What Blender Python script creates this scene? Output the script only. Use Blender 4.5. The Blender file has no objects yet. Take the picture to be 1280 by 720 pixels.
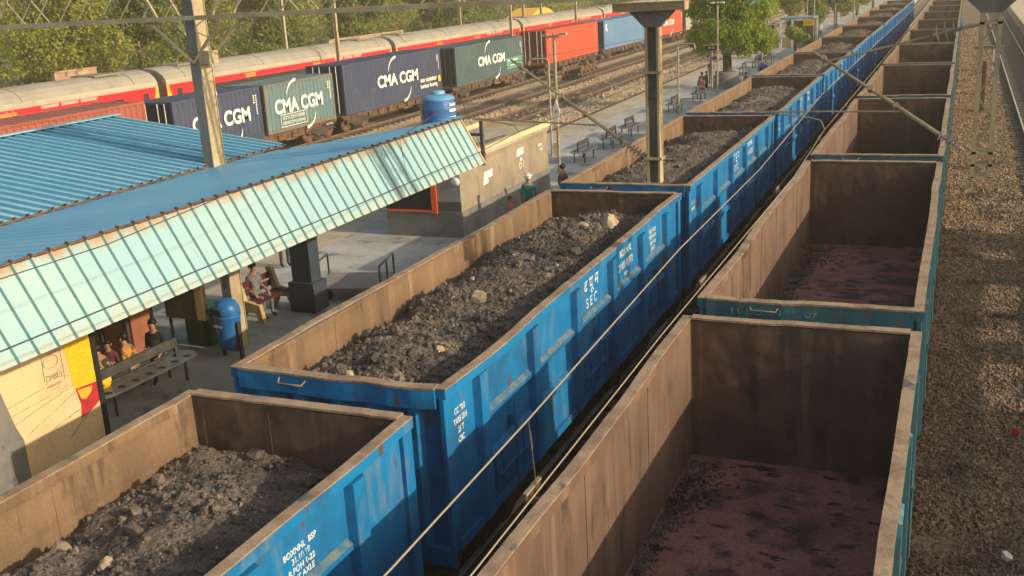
import bpy, bmesh, math, random
import numpy as np
from mathutils import Vector, Matrix
R = math.radians
random.seed(7)
rng = np.random.default_rng(11)
scn = bpy.context.scene
col = scn.collection

# ------------------------------------------------------------------ camera, world, sun, exposure
H = 7.85
yaw, pitch, roll, F = .4105, .2842, -.0579, 1308.374
cy, sy, cp, sp = math.cos(yaw), math.sin(yaw), math.cos(pitch), math.sin(pitch)
fw = Vector((-sy*cp, cy*cp, -sp)); rt0 = Vector((cy, sy, 0)); up0 = rt0.cross(fw)
rt = math.cos(roll)*rt0 + math.sin(roll)*up0
up = -math.sin(roll)*rt0 + math.cos(roll)*up0
cam = bpy.data.cameras.new('camera'); co = bpy.data.objects.new('camera', cam); col.objects.link(co)
m = Matrix((rt, up, -fw)).transposed().to_4x4(); m.translation = (0, 0, H)
co.matrix_world = m
cam.sensor_width = 36; cam.lens = F/1280*36; cam.clip_start = .1; cam.clip_end = 3000
scn.camera = co

SUN_AZ = R(3.5)                      # degrees behind the +X direction
SUN_EL = math.atan(.42*math.cos(SUN_AZ))
sd = Vector((math.cos(SUN_EL)*math.cos(SUN_AZ), -math.cos(SUN_EL)*math.sin(SUN_AZ), math.sin(SUN_EL)))
w = bpy.data.worlds.new('World'); scn.world = w; w.use_nodes = True
nt = w.node_tree; bg = nt.nodes['Background']
sky = nt.nodes.new('ShaderNodeTexSky'); sky.sky_type = 'NISHITA'; sky.sun_disc = False
sky.sun_elevation = SUN_EL; sky.sun_rotation = math.pi/2 + SUN_AZ
sky.air_density = 1.6; sky.dust_density = 4.0; sky.ozone_density = 1.0
nt.links.new(sky.outputs[0], bg.inputs[0]); bg.inputs[1].default_value = .13
sl = bpy.data.lights.new('sun', 'SUN'); sl.energy = 3.6; sl.angle = R(.6); sl.color = (1, .84, .60)
so = bpy.data.objects.new('sun', sl); col.objects.link(so)
so.rotation_euler = sd.to_track_quat('Z', 'Y').to_euler(); so.location = sd*60
scn.view_settings.view_transform = 'Standard'; scn.view_settings.look = 'None'
scn.view_settings.gamma = 1; scn.view_settings.exposure = .36

# ------------------------------------------------------------------ materials
def srgb(h):
    if isinstance(h, str):
        c = [int(h[i:i+2], 16)/255 for i in (0, 2, 4)]
        return tuple(x/12.92 if x < .04045 else ((x+.055)/1.055)**2.4 for x in c)
    return h
MATS = {}
def mat(name, c1, c2=None, scale=1.5, lo=.4, hi=.65, c3=None, s3=6, lo3=.58, hi3=.7, rough=.8, bump=0, bscale=40, c4=None, s4=9, st4=(1, 1, 1), lo4=.6, hi4=.66, dent=0, dscale=1.4,
        stretch=(1, 1, 1), st3=(1, 1, 1), metal=0, grain=.18, gscale=60, spec=.3, trans=0, world=False, det=6):
    """procedural material: two blotch layers (c2 and c3 over c1), fine grain and bump"""
    if name in MATS: return MATS[name]
    M = bpy.data.materials.new(name); M.use_nodes = True; t = M.node_tree; N = t.nodes; L = t.links
    b = N['Principled BSDF']; b.inputs['Roughness'].default_value = rough; b.inputs['Metallic'].default_value = metal
    b.inputs['Specular IOR Level'].default_value = spec
    tc = N.new('ShaderNodeTexCoord'); oi = N.new('ShaderNodeObjectInfo')
    if world:
        g = N.new('ShaderNodeNewGeometry'); vec = g.outputs['Position']
    else:
        ml = N.new('ShaderNodeMath'); ml.operation = 'MULTIPLY'; ml.inputs[1].default_value = 73.
        L.new(oi.outputs['Random'], ml.inputs[0])
        ad = N.new('ShaderNodeVectorMath'); ad.operation = 'ADD'
        L.new(tc.outputs['Object'], ad.inputs[0]); L.new(ml.outputs[0], ad.inputs[1]); vec = ad.outputs[0]
    def noise(sc, st, detail=det):
        mp = N.new('ShaderNodeMapping'); mp.inputs['Scale'].default_value = st; L.new(vec, mp.inputs[0])
        n = N.new('ShaderNodeTexNoise'); n.inputs['Scale'].default_value = sc; n.inputs['Detail'].default_value = detail
        n.inputs['Roughness'].default_value = .62; L.new(mp.outputs[0], n.inputs['Vector']); return n.outputs['Fac']
    def ramp(f, a, c):
        r = N.new('ShaderNodeMapRange'); r.inputs[1].default_value = a; r.inputs[2].default_value = c; r.interpolation_type = 'SMOOTHSTEP'
        L.new(f, r.inputs[0]); return r.outputs[0]
    def mix(f, a, c, mode='MIX'):
        x = N.new('ShaderNodeMix'); x.data_type = 'RGBA'; x.blend_type = mode
        if isinstance(f, float): x.inputs[0].default_value = f
        else: L.new(f, x.inputs[0])
        for k, v in ((6, a), (7, c)):
            if isinstance(v, tuple): x.inputs[k].default_value = (*v, 1)
            else: L.new(v, x.inputs[k])
        return x.outputs[2]
    c = srgb(c1)
    if c2 is not None: c = mix(ramp(noise(scale, stretch), lo, hi), c, srgb(c2))
    if c3 is not None: c = mix(ramp(noise(s3, st3), lo3, hi3), c, srgb(c3))
    if c4 is not None: c = mix(ramp(noise(s4, st4), lo4, hi4), c, srgb(c4))
    if grain:
        g2 = N.new('ShaderNodeMapRange'); g2.inputs[1].default_value = .25; g2.inputs[2].default_value = .75
        g2.inputs[3].default_value = 1-grain*1.6; g2.inputs[4].default_value = 1+grain
        L.new(noise(gscale, (1, 1, 1), 3), g2.inputs[0])
        cc = N.new('ShaderNodeCombineColor')
        for k in range(3): L.new(g2.outputs[0], cc.inputs[k])
        c = mix(1., c, cc.outputs[0], 'MULTIPLY')
    if isinstance(c, tuple): b.inputs['Base Color'].default_value = (*c, 1)
    else: L.new(c, b.inputs['Base Color'])
    if bump:
        bp = N.new('ShaderNodeBump'); bp.inputs['Strength'].default_value = bump; bp.inputs['Distance'].default_value = .03
        L.new(noise(bscale, stretch, 4), bp.inputs['Height']); L.new(bp.outputs[0], b.inputs['Normal'])
        if dent:
            b2 = N.new('ShaderNodeBump'); b2.inputs['Strength'].default_value = dent; b2.inputs['Distance'].default_value = .12
            L.new(noise(dscale, (1, 1, 1), 2), b2.inputs['Height']); L.new(b2.outputs[0], bp.inputs['Normal'])
    if trans:
        tr = N.new('ShaderNodeBsdfTranslucent'); ms = N.new('ShaderNodeMixShader'); ms.inputs[0].default_value = trans
        if isinstance(c, tuple): tr.inputs[0].default_value = (*c, 1)
        else: L.new(c, tr.inputs[0])
        L.new(b.outputs[0], ms.inputs[1]); L.new(tr.outputs[0], ms.inputs[2]); L.new(ms.outputs[0], N['Material Output'].inputs[0])
    MATS[name] = M; return M

M_blue = mat('wagon_blue', (.004, .165, .41), (.012, .105, .25), 1.1, .42, .7, c3=(.15, .20, .24), s3=2.2, lo3=.54, hi3=.80, st3=(1, 1, .3), rough=.62, bump=.15, bscale=6, grain=.14, c4=(.09, .06, .045), s4=3.5, lo4=.585, hi4=.70, st4=(1, 1.4, .35), dent=.5)
M_teal = mat('wagon_teal', (.03, .13, .17), (.05, .10, .12), 1.2, .4, .7, c3=(.16, .13, .10), s3=2.5, lo3=.55, hi3=.75, st3=(1, 1, .3), rough=.6, bump=.15, bscale=6, c4=(.13, .08, .05), s4=6, lo4=.6, hi4=.66)
M_rust = mat('rusty_wall', (.205, .133, .080), (.138, .088, .056), 1.0, .35, .65, c3=(.30, .20, .125), s3=1.8, lo3=.52, hi3=.74, st3=(1, 1.6, .12), rough=.85, bump=.3, bscale=3, stretch=(1, 1, .45), grain=.16, c4=(.09, .06, .045), s4=2.3, lo4=.56, hi4=.70, st4=(1, 1.5, .3), dent=.5)
M_rustdark = mat('rusty_wall_dark', (.168, .104, .074), (.112, .069, .051), 1.0, .35, .65, c3=(.24, .15, .105), s3=1.8, lo3=.52, hi3=.74, st3=(1, 1.6, .12), rough=.85, bump=.3, bscale=3, stretch=(1, 1, .45), grain=.18, c4=(.06, .042, .036), s4=2.3, lo4=.54, hi4=.70, st4=(1, 1.5, .3), dent=.6)
M_rustend_shade = mat('rusty_end', (.130, .078, .055), (.085, .053, .041), 1.2, .4, .65, c3=(.20, .125, .085), s3=2.2, lo3=.55, hi3=.75, st3=(1.6, 1, .12), rough=.85, bump=.25, bscale=3, c4=(.05, .038, .034), s4=1.6, lo4=.5, hi4=.68, st4=(1, 1, .5), dent=.5)  # rust, darkened beyond the sides to stand for shade on the ends
M_rim = mat('dusty_rim', (.34, .245, .165), (.23, .155, .11), 3, .4, .65, c3=(.10, .10, .10), s3=2.2, lo3=.6, hi3=.7, rough=.85, bump=.4, bscale=12)
M_ledge = mat('ledge_dust', (.15, .19, .20), (.04, .14, .24), 5, .4, .62, rough=.85)
M_floor = mat('primer_floor', (.38, .155, .12), (.26, .11, .088), .9, .38, .62, c3=(.075, .048, .046), s3=1.3, lo3=.46, hi3=.62, rough=.85, bump=.25, bscale=8, grain=.28, gscale=26, c4=(.032, .025, .026), s4=3.2, lo4=.57, hi4=.64, st4=(.6, 1.3, 1))
M_coal = mat('coal', (.062, .047, .041), (.185, .142, .105), .75, .36, .58, c3=(.018, .017, .02), s3=3.5, lo3=.5, hi3=.62, rough=.65, bump=1., bscale=34, grain=.45, gscale=40, spec=.45)
M_coaldust = mat('coal_dust', (.135, .104, .084), (.070, .055, .048), 2.2, .42, .62, c3=(.18, .145, .115), s3=5, lo3=.56, hi3=.68, rough=.85, bump=.8, bscale=30, grain=.4, gscale=45)
M_coalrock = mat('coal_lump', (.064, .053, .046), (.19, .147, .11), 1.2, .44, .64, rough=.6, bump=.7, bscale=20, grain=.35, gscale=30, spec=.5)
M_pale = mat('pale_stone', (.50, .40, .27), (.36, .27, .18), 5, .4, .6, rough=.9, bump=.4, bscale=25)
M_steel = mat('dark_steel', (.045, .04, .038), (.09, .055, .04), 2, .45, .65, rough=.7, bump=.2)
M_rusty = mat('rusty_steel', (.16, .085, .05), (.08, .05, .035), 3, .4, .6, rough=.85, bump=.3)
M_rail = mat('rail_steel', (.62, .56, .48), (.40, .32, .25), 2, .5, .7, rough=.45, metal=.3)
M_yardrail = mat('yard_rail', (.20, .145, .105), (.13, .09, .065), 2, rough=.7)
M_railside = mat('rail_rust', (.12, .07, .045), rough=.9)
M_sleeper = mat('sleeper', (.16, .14, .125), (.10, .085, .075), 3, rough=.95, bump=.3)
M_ballast = mat('ballast', (.27, .18, .115), (.18, .125, .085), .8, .4, .6, c3=(.07, .05, .04), s3=11, lo3=.5, hi3=.6, rough=.95, bump=1.0, bscale=16, grain=.45, gscale=18, world=True)
M_stone = mat('ballast_stone', (.36, .24, .15), (.21, .145, .095), 8, .4, .6, c3=(.46, .37, .28), s3=14, lo3=.62, hi3=.66, rough=.95, bump=.4, c4=(.10, .072, .052), s4=.55, lo4=.50, hi4=.68, world=True, grain=.3, gscale=25)
M_dirt = mat('yard_dirt', (.54, .40, .265), (.42, .31, .205), .22, .4, .62, c3=(.22, .16, .115), s3=5, lo3=.52, hi3=.66, rough=.97, bump=.9, bscale=9, world=True, grain=.4, gscale=7)
M_plat = mat('platform_concrete', (.43, .42, .385), (.30, .295, .275), .35, .42, .6, c3=(.15, .15, .14), s3=1.1, lo3=.56, hi3=.66, rough=.7, bump=.15, bscale=14, world=True, grain=.12)
M_platedge = mat('platform_edge', (.33, .29, .23), (.25, .21, .17), 1, rough=.9, world=True)
M_conc = mat('concrete', (.42, .36, .27), (.30, .26, .20), .9, .4, .65, c3=(.19, .165, .13), s3=2.4, lo3=.58, hi3=.72, st3=(1, 1, .3), rough=.92, bump=.3, bscale=18)
M_concgrey_shade = mat('grey_concrete', (.22, .21, .20), (.15, .145, .14), 1.1, .4, .65, c3=(.10, .095, .09), s3=3, lo3=.6, hi3=.7, rough=.92, bump=.3, bscale=18)  # concrete grey, also used for painted shade on wall and masts
M_cream = mat('cream_plaster', (.74, .57, .33), (.64, .47, .27), .9, .4, .65, c3=(.34, .25, .16), s3=4, lo3=.64, hi3=.72, rough=.9, bump=.25, bscale=14)
M_yellow = mat('yellow_paint', (.80, .50, .02), (.72, .38, .03), 2, .5, .7, rough=.7)
M_red = mat('red_paint', (.50, .03, .04), (.35, .03, .03), 3, .5, .7, rough=.7)
M_gold = mat('ochre_paint', (.72, .42, .05), rough=.7)
M_black = mat('black_paint', (.02, .02, .02), rough=.6, grain=0)
M_maroon = mat('maroon_paint', (.10, .016, .018), (.07, .013, .015), 4, rough=.7)
M_white = mat('white_paint', (.78, .76, .70), (.62, .60, .55), 6, .5, .7, rough=.6, grain=.06)
M_letter = mat('lettering_white', (.80, .80, .72), (.55, .56, .52), 9, .52, .66, rough=.6, grain=.06)
M_wlet = mat('wagon_lettering', (.62, .68, .68), (.08, .24, .40), 7, .52, .70, rough=.6, grain=.2, gscale=30)
M_faint = mat('lettering_faint', (.16, .25, .28), (.06, .14, .18), 9, .45, .6, rough=.7, grain=0)
M_roof = mat('sheet_blue', (.17, .40, .55), (.26, .48, .57), .35, .4, .65, c3=(.30, .42, .46), s3=.8, lo3=.58, hi3=.75, st3=(.4, 1, 1), rough=.45, grain=.06)
M_strip = mat('sheet_deep_blue', (.085, .30, .50), (.13, .36, .53), .5, .4, .65, c3=(.24, .36, .42), s3=1.8, lo3=.6, hi3=.72, st3=(1.6, .12, 1), rough=.4, grain=.06)
M_purlin = mat('purlin_grey', (.12, .12, .12), (.15, .09, .06), 2, rough=.7)
M_colblue = mat('column_blue', (.035, .05, .075), (.055, .065, .08), 1.5, rough=.7, bump=.2)
M_tan = mat('mast_paint', (.47, .39, .25), (.36, .28, .18), 2.2, .4, .65, c3=(.18, .12, .08), s3=5, lo3=.63, hi3=.72, rough=.75, bump=.15)
M_wire = mat('copper_wire', (.30, .25, .18), rough=.5, grain=0)
M_wiredark = mat('dark_wire', (.07, .065, .06), rough=.6, grain=0)
M_insul = mat('insulator', (.58, .50, .45), (.46, .38, .34), 5, rough=.35)
M_cred = mat('coach_red', (.68, .022, .035), (.56, .022, .03), .6, .45, .7, rough=.5, grain=.05)
M_croof = mat('coach_roof', (.32, .29, .235), (.25, .225, .18), .5, .4, .7, c3=(.27, .24, .19), s3=1.2, lo3=.6, hi3=.75, st3=(1, .3, 1), rough=.7, grain=.06)
M_ccream = mat('coach_cream', (.40, .36, .28), (.33, .295, .23), .6, .4, .7, rough=.6, grain=.05)
M_dark = mat('dark_gap', (.02, .02, .022), rough=.8, grain=0)
M_glass = mat('dark_glass', (.05, .05, .05), rough=.15, grain=0, spec=.6)
M_tank = mat('tank_blue', (.03, .12, .40), (.05, .16, .42), 2, rough=.45)
M_tanklid = mat('tank_lid', (.14, .40, .52), rough=.5)
M_bin = mat('bin_blue', (.02, .14, .42), (.04, .17, .42), 3, rough=.4)
M_bingreen = mat('bin_green', (.02, .09, .05), rough=.5)
M_wood = mat('brown_board', (.14, .09, .06), (.10, .065, .045), 4, rough=.8, stretch=(1, 1, .2))
M_woodpale = mat('pale_board', (.52, .38, .2), (.42, .3, .16), 4, rough=.8)
M_orange = mat('orange_paint', (.85, .12, .03), rough=.6)
M_brick = mat('brick_red', (.34, .12, .07), (.26, .10, .06), 3, rough=.9, bump=.2)
M_bench = mat('bench_steel', (.055, .055, .055), (.085, .08, .075), 3, rough=.5)
M_seat = mat('bench_seat', (.20, .20, .195), (.14, .14, .135), 3, rough=.4, metal=.3)
M_trunk = mat('bark', (.14, .095, .06), (.075, .05, .035), 6, .4, .6, rough=.95, bump=.8, stretch=(1, 1, .3))
M_ground_green = mat('verge', (.12, .11, .05), (.08, .09, .035), .3, rough=1, bump=.6, world=True)
def leafmat(n, a, b, c): return mat(n, a, b, .55, .4, .6, c3=c, s3=2.2, lo3=.52, hi3=.66, rough=.6, trans=.42, grain=.3, gscale=9, spec=.25)
M_leaf1 = leafmat('leaves_olive', (.32, .33, .05), (.20, .245, .045), (.46, .41, .08))
M_leaf2 = leafmat('leaves_green', (.20, .26, .05), (.13, .19, .04), (.34, .34, .07))
M_leaf3 = leafmat('leaves_bright', (.32, .44, .03), (.19, .32, .026), (.52, .54, .05))
M_skin = mat('skin', (.32, .17, .10), rough=.6, grain=.05)
M_hair = mat('hair', (.012, .01, .01), rough=.5, grain=0)
def cloth(n, a, b=None): return mat('cloth_'+n, a, b, 9, .5, .55, rough=.9, grain=.15)

def fascia_mat():
    """pale cyan corrugated sheet with a rusty band along its top edge (object z = height in the sheet)"""
    M = mat('sheet_pale', (.27, .44, .49), (.32, .46, .475), .7, .4, .65, rough=.55, grain=.05)
    t = M.node_tree; N = t.nodes; L = t.links; b = N['Principled BSDF']
    old = b.inputs['Base Color'].links[0].from_socket
    tc = N.new('ShaderNodeTexCoord'); sx = N.new('ShaderNodeSeparateXYZ'); L.new(tc.outputs['Object'], sx.inputs[0])
    n = N.new('ShaderNodeTexNoise'); n.inputs['Scale'].default_value = 1.6; n.inputs['Detail'].default_value = 5
    mp = N.new('ShaderNodeMapping'); mp.inputs['Scale'].default_value = (1, 1.6, .5); L.new(tc.outputs['Object'], mp.inputs[0]); L.new(mp.outputs[0], n.inputs['Vector'])
    def cmath(op, a, c):
        k = N.new('ShaderNodeMath'); k.operation = op
        for i, v in enumerate((a, c)):
            if isinstance(v, (int, float)): k.inputs[i].default_value = v
            else: L.new(v, k.inputs[i])
        return k.outputs[0]
    e = cmath('ADD', sx.outputs['Z'], cmath('MULTIPLY', cmath('SUBTRACT', n.outputs['Fac'], .5), .42))
    r = N.new('ShaderNodeMapRange'); r.interpolation_type = 'SMOOTHSTEP'; r.inputs[1].default_value = .79; r.inputs[2].default_value = 1.0; L.new(e, r.inputs[0])
    x = N.new('ShaderNodeMix'); x.data_type = 'RGBA'; L.new(r.outputs[0], x.inputs[0]); L.new(old, x.inputs[6]); x.inputs[7].default_value = (.34, .24, .14, 1)
    # faint dirt band at the lowest edge
    r2 = N.new('ShaderNodeMapRange'); r2.interpolation_type = 'SMOOTHSTEP'; r2.inputs[1].default_value = .22; r2.inputs[2].default_value = .02; L.new(e, r2.inputs[0])
    k = cmath('MULTIPLY', r2.outputs[0], .55)
    y = N.new('ShaderNodeMix'); y.data_type = 'RGBA'; L.new(k, y.inputs[0]); L.new(x.outputs[2], y.inputs[6]); y.inputs[7].default_value = (.40, .40, .31, 1)
    L.new(y.outputs[2], b.inputs['Base Color'])
    return M
M_fascia = fascia_mat()

# ------------------------------------------------------------------ object helpers
def tag(o, label=None, cat=None, group=None, kind=None):
    if label: o['label'] = label
    if cat: o['category'] = cat
    if group: o['group'] = group
    if kind: o['kind'] = kind
    return o
def thing(name, label, cat, loc=(0, 0, 0), rz=0, group=None):
    o = bpy.data.objects.new(name, None); col.objects.link(o); o.empty_display_size = .2
    o.location = loc; o.rotation_euler = (0, 0, rz)
    return tag(o, label, cat, group)
def copy_tree(o, parent=None):
    c = o.copy(); col.objects.link(c)
    c.parent = parent
    for ch in o.children: copy_tree(ch, c)
    return c
class MB:
    def __init__(s): s.v = []; s.f = []; s.m = []; s.sm = []
    def add(s, vs, fs, mi=0, smooth=False):
        n = len(s.v); s.v += [tuple(p) for p in vs]
        for f in fs: s.f.append(tuple(i+n for i in f)); s.m.append(mi); s.sm.append(smooth)
        return s
    def box(s, x0, x1, y0, y1, z0, z1, mi=0):
        vs = [(x, y, z) for z in (z0, z1) for y in (y0, y1) for x in (x0, x1)]
        return s.add(vs, [(0, 2, 3, 1), (4, 5, 7, 6), (0, 1, 5, 4), (2, 6, 7, 3), (0, 4, 6, 2), (1, 3, 7, 5)], mi)
    def bar(s, a, b, w, h=None, mi=0, upv=(0, 0, 1)):
        h = h or w; a = Vector(a); b = Vector(b); d = (b-a).normalized(); u = Vector(upv)
        if abs(d.dot(u)) > .98: u = Vector((0, 1, 0))
        x = d.cross(u).normalized(); u = x.cross(d)
        vs = [p + x*sx*w/2 + u*su*h/2 for p in (a, b) for sx, su in ((-1, -1), (1, -1), (1, 1), (-1, 1))]
        return s.add(vs, [(3, 2, 1, 0), (4, 5, 6, 7), (0, 1, 5, 4), (1, 2, 6, 5), (2, 3, 7, 6), (3, 0, 4, 7)], mi)
    def tube(s, pts, r, n=8, mi=0, caps=True):
        pts = [Vector(p) for p in pts]; rs = r if isinstance(r, (list, tuple)) else [r]*len(pts)
        vs = []; fs = []; prev = None
        for i, p in enumerate(pts):
            d = ((pts[i+1] if i+1 < len(pts) else p) - (pts[i-1] if i else p)).normalized()
            u = prev if prev else (Vector((0, 0, 1)) if abs(d.z) < .9 else Vector((1, 0, 0)))
            x = d.cross(u).normalized(); u = x.cross(d).normalized(); prev = u
            for k in range(n):
                a = 2*math.pi*k/n; vs.append(p + (x*math.cos(a) + u*math.sin(a))*rs[i])
        for i in range(len(pts)-1):
            for k in range(n):
                fs.append((i*n+k, (i+1)*n+k, (i+1)*n+(k+1) % n, i*n+(k+1) % n))
        s.add(vs, fs, mi, True)
        if caps: s.add(vs[:n], [tuple(range(n))], mi); s.add(vs[-n:], [tuple(range(n-1, -1, -1))], mi)
        return s
    def lathe(s, prof, c=(0, 0, 0), n=20, mi=0, axis='z'):
        vs = []; fs = []
        for r, z in prof:
            for k in range(n):
                a = 2*math.pi*k/n; p = (r*math.cos(a), r*math.sin(a), z)
                if axis == 'x': p = (p[2], p[0], p[1])
                if axis == 'y': p = (p[1], p[2], p[0])
                vs.append((p[0]+c[0], p[1]+c[1], p[2]+c[2]))
        for i in range(len(prof)-1):
            for k in range(n): fs.append((i*n+k, i*n+(k+1) % n, (i+1)*n+(k+1) % n, (i+1)*n+k))
        return s.add(vs, fs, mi, True)
    def prism(s, poly, axis, a, b, mi=0):
        """extrude a 2-D polygon along an axis; poly in the other two axes in order"""
        def P(p, t):
            return {'x': (t, p[0], p[1]), 'y': (p[0], t, p[1]), 'z': (p[0], p[1], t)}[axis]
        n = len(poly); vs = [P(p, a) for p in poly] + [P(p, b) for p in poly]
        fs = [tuple(range(n-1, -1, -1)), tuple(range(n, 2*n))] + [(i, (i+1) % n, n+(i+1) % n, n+i) for i in range(n)]
        return s.add(vs, fs, mi)
    def build(s, name, mats, parent=None, fixn=True):
        me = bpy.data.meshes.new(name); me.from_pydata(s.v, [], s.f)
        mats = mats if isinstance(mats, (list, tuple)) else [mats]
        for q in mats: me.materials.append(q)
        me.polygons.foreach_set('material_index', s.m); me.polygons.foreach_set('use_smooth', s.sm)
        if fixn:
            bm = bmesh.new(); bm.from_mesh(me); bmesh.ops.recalc_face_normals(bm, faces=bm.faces); bm.to_mesh(me); bm.free()
        me.update()
        o = bpy.data.objects.new(name, me); col.objects.link(o)
        if parent: o.parent = parent
        return o
def npmesh(name, V, Fq, mats, parent=None, smooth=False, mi=None):
    """fast mesh from numpy arrays; Fq is (n,3) or (n,4)"""
    me = bpy.data.meshes.new(name); k = Fq.shape[1]
    me.vertices.add(len(V)); me.vertices.foreach_set('co', np.ascontiguousarray(V, dtype=np.float32).ravel())
    me.loops.add(Fq.size); me.loops.foreach_set('vertex_index', np.ascontiguousarray(Fq, dtype=np.int32).ravel())
    me.polygons.add(len(Fq)); me.polygons.foreach_set('loop_start', np.arange(0, Fq.size, k, dtype=np.int32))
    me.polygons.foreach_set('loop_total', np.full(len(Fq), k, dtype=np.int32))
    mats = mats if isinstance(mats, (list, tuple)) else [mats]
    for q in mats: me.materials.append(q)
    if mi is not None: me.polygons.foreach_set('material_index', np.ascontiguousarray(mi, dtype=np.int32))
    me.polygons.foreach_set('use_smooth', np.full(len(Fq), smooth))
    me.update(calc_edges=True)
    o = bpy.data.objects.new(name, me); col.objects.link(o)
    if parent: o.parent = parent
    return o
def evalmesh(ob):
    dg = bpy.context.evaluated_depsgraph_get(); dg.update()
    return bpy.data.meshes.new_from_object(ob.evaluated_get(dg))
def text(name, s, size, material, parent, loc, xdir, updir, align='CENTER', sx=1., bold=0., spacing=1.):
    c = bpy.data.curves.new('t', 'FONT'); c.body = s; c.size = size; c.align_x = align; c.align_y = 'CENTER'
    c.extrude = .0025; c.offset = bold; c.space_character = spacing
    t = bpy.data.objects.new('t', c); col.objects.link(t); bpy.context.view_layer.update()
    me = evalmesh(t); bpy.data.objects.remove(t); bpy.data.curves.remove(c)
    x = Vector(xdir).normalized(); u = Vector(updir).normalized(); n = x.cross(u)
    mm = Matrix((x*sx, u, n)).transposed().to_4x4(); mm.translation = loc
    me.transform(mm); me.materials.clear(); me.materials.append(material)
    o = bpy.data.objects.new(name, me); col.objects.link(o); o.parent = parent
    return o
# numpy value noise
def vnoise(x, y, seed=0):
    def h(i, j):
        n = (i.astype(np.int64)*374761393 + j.astype(np.int64)*668265263 + seed*1442695041) & 0x7fffffff
        n = ((n ^ (n >> 13))*1274126177) & 0x7fffffff
        return ((n ^ (n >> 16)) & 0xffff)/65535.
    i = np.floor(x); j = np.floor(y); u = x-i; v = y-j; u = u*u*(3-2*u); v = v*v*(3-2*v)
    return (h(i, j)*(1-u)+h(i+1, j)*u)*(1-v) + (h(i, j+1)*(1-u)+h(i+1, j+1)*u)*v - .5
def fbm(x, y, seed=0, o=5):
    r = 0; a = 1
    for k in range(o): r = r + a*vnoise(x*2**k, y*2**k, seed+k*17); a *= .5
    return r
_bm = bmesh.new(); bmesh.ops.create_icosphere(_bm, subdivisions=1, radius=1)
ICO_V = np.array([v.co[:] for v in _bm.verts]); ICO_F = np.array([[v.index for v in f.verts] for f in _bm.faces]); _bm.free()
OCT_V = np.array([(1, 0, 0), (-1, 0, 0), (0, 1, 0), (0, -1, 0), (0, 0, 1), (0, 0, -1)], float)
OCT_F = np.array([(0, 2, 4), (2, 1, 4), (1, 3, 4), (3, 0, 4), (2, 0, 5), (1, 2, 5), (3, 1, 5), (0, 3, 5)])
def rocks(pos, size, BV, BF, r, jit=.32):
    """many lumpy stones as arrays"""
    n = len(pos); k = len(BV)
    V = BV[None]*(1 + r.uniform(-jit, jit, (n, k, 1))) * r.uniform(.6, 1.15, (n, 1, 3))
    q = r.normal(size=(n, 4)); q /= np.linalg.norm(q, axis=1)[:, None]; a, b, c, d = q.T
    Rm = np.stack([np.stack([1-2*(c*c+d*d), 2*(b*c-a*d), 2*(b*d+a*c)], -1), np.stack([2*(b*c+a*d), 1-2*(b*b+d*d), 2*(c*d-a*b)], -1), np.stack([2*(b*d-a*c), 2*(c*d+a*b), 1-2*(b*b+c*c)], -1)], 1)
    V = np.einsum('nij,nkj->nki', Rm, V)*np.asarray(size)[:, None, None] + pos[:, None]
    Fa = BF[None] + (np.arange(n)*k)[:, None, None]
    return V.reshape(-1, 3), Fa.reshape(-1, 3)

# ------------------------------------------------------------------ the setting
MB().add([(-320, -60, -.62), (140, -60, -.62), (140, 520, -.62), (-320, 520, -.62)], [(0, 1, 2, 3)]).build('ground', M_ground_green)
tag(bpy.data.objects['ground'], kind='structure')
def sheet(name, x0, x1, y0, y1, z, M, nx=2, ny=2, amp=0, sc=.6, seed=1):
    X, Y = np.meshgrid(np.linspace(x0, x1, nx), np.linspace(y0, y1, ny)); Z = z + (amp*fbm(X*sc, Y*sc, seed, 4) if amp else 0*X)
    V = np.stack([X.ravel(), Y.ravel(), Z.ravel()], -1); I = np.arange(nx*ny).reshape(ny, nx)
    Fq = np.stack([I[:-1, :-1].ravel(), I[:-1, 1:].ravel(), I[1:, 1:].ravel(), I[1:, :-1].ravel()], -1)
    o = npmesh(name, V, Fq, M, smooth=True); tag(o, kind='structure'); return o
sheet('yard_ground', -62, -18.3, -40, 420, -.26, M_dirt, 120, 600, .16, .5, 3)
sheet('ballast_bed', -8.7, 5.75, -30, 420, -.26, M_ballast, 50, 500, .09, 1.3, 5)
def track(xc, y0, y1, top=None):
    b = MB()
    for s in (-1, 1):
        x = xc + s*.874
        b.box(x-.035, x+.035, y0, y1, -.045, 0, 0); b.box(x-.012, x+.012, y0, y1, -.135, -.045, 1); b.box(x-.07, x+.07, y0, y1, -.16, -.135, 1)
    tag(b.build('rails', [top or M_rail, M_railside], fixn=False), kind='structure')
    b = MB(); y = y0
    while y < min(y1, 150): b.box(xc-1.37, xc+1.37, y-.125, y+.125, -.30, -.162); y += .68
    tag(b.build('sleepers', M_sleeper, fixn=False), kind='structure')
XL, XR, XN = -6.894, -1.794, 3.72
for xc in (XL, XR, XN): track(xc, -20, 300)
for xc in (-25.0, -29.4, -33.7, -46.0): track(xc, 10, 320, M_yardrail)
# platforms
b = MB(); b.box(-18.05, -8.78, -30, 330, -.6, .80, 0); b.box(-8.78, -8.62, -30, 330, .62, .806, 1); b.box(-18.3, -18.05, -30, 330, .55, .812, 2)
tag(b.build('island_platform', [M_plat, M_platedge, mat('platform_kerb', (.085, .055, .04), (.12, .08, .06), 2, rough=.9, world=True)]), kind='structure')  # dark strip along the far edge paints the coping's shadow
b = MB(); b.box(5.75, 16, -30, 330, -.6, .80, 0); b.box(5.6, 5.75, -30, 330, .6, .806, 1)
tag(b.build('side_platform', [mat('side_paving', (.54, .46, .34), (.46, .39, .29), .5, rough=.9, world=True), M_platedge]), kind='structure')
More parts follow.
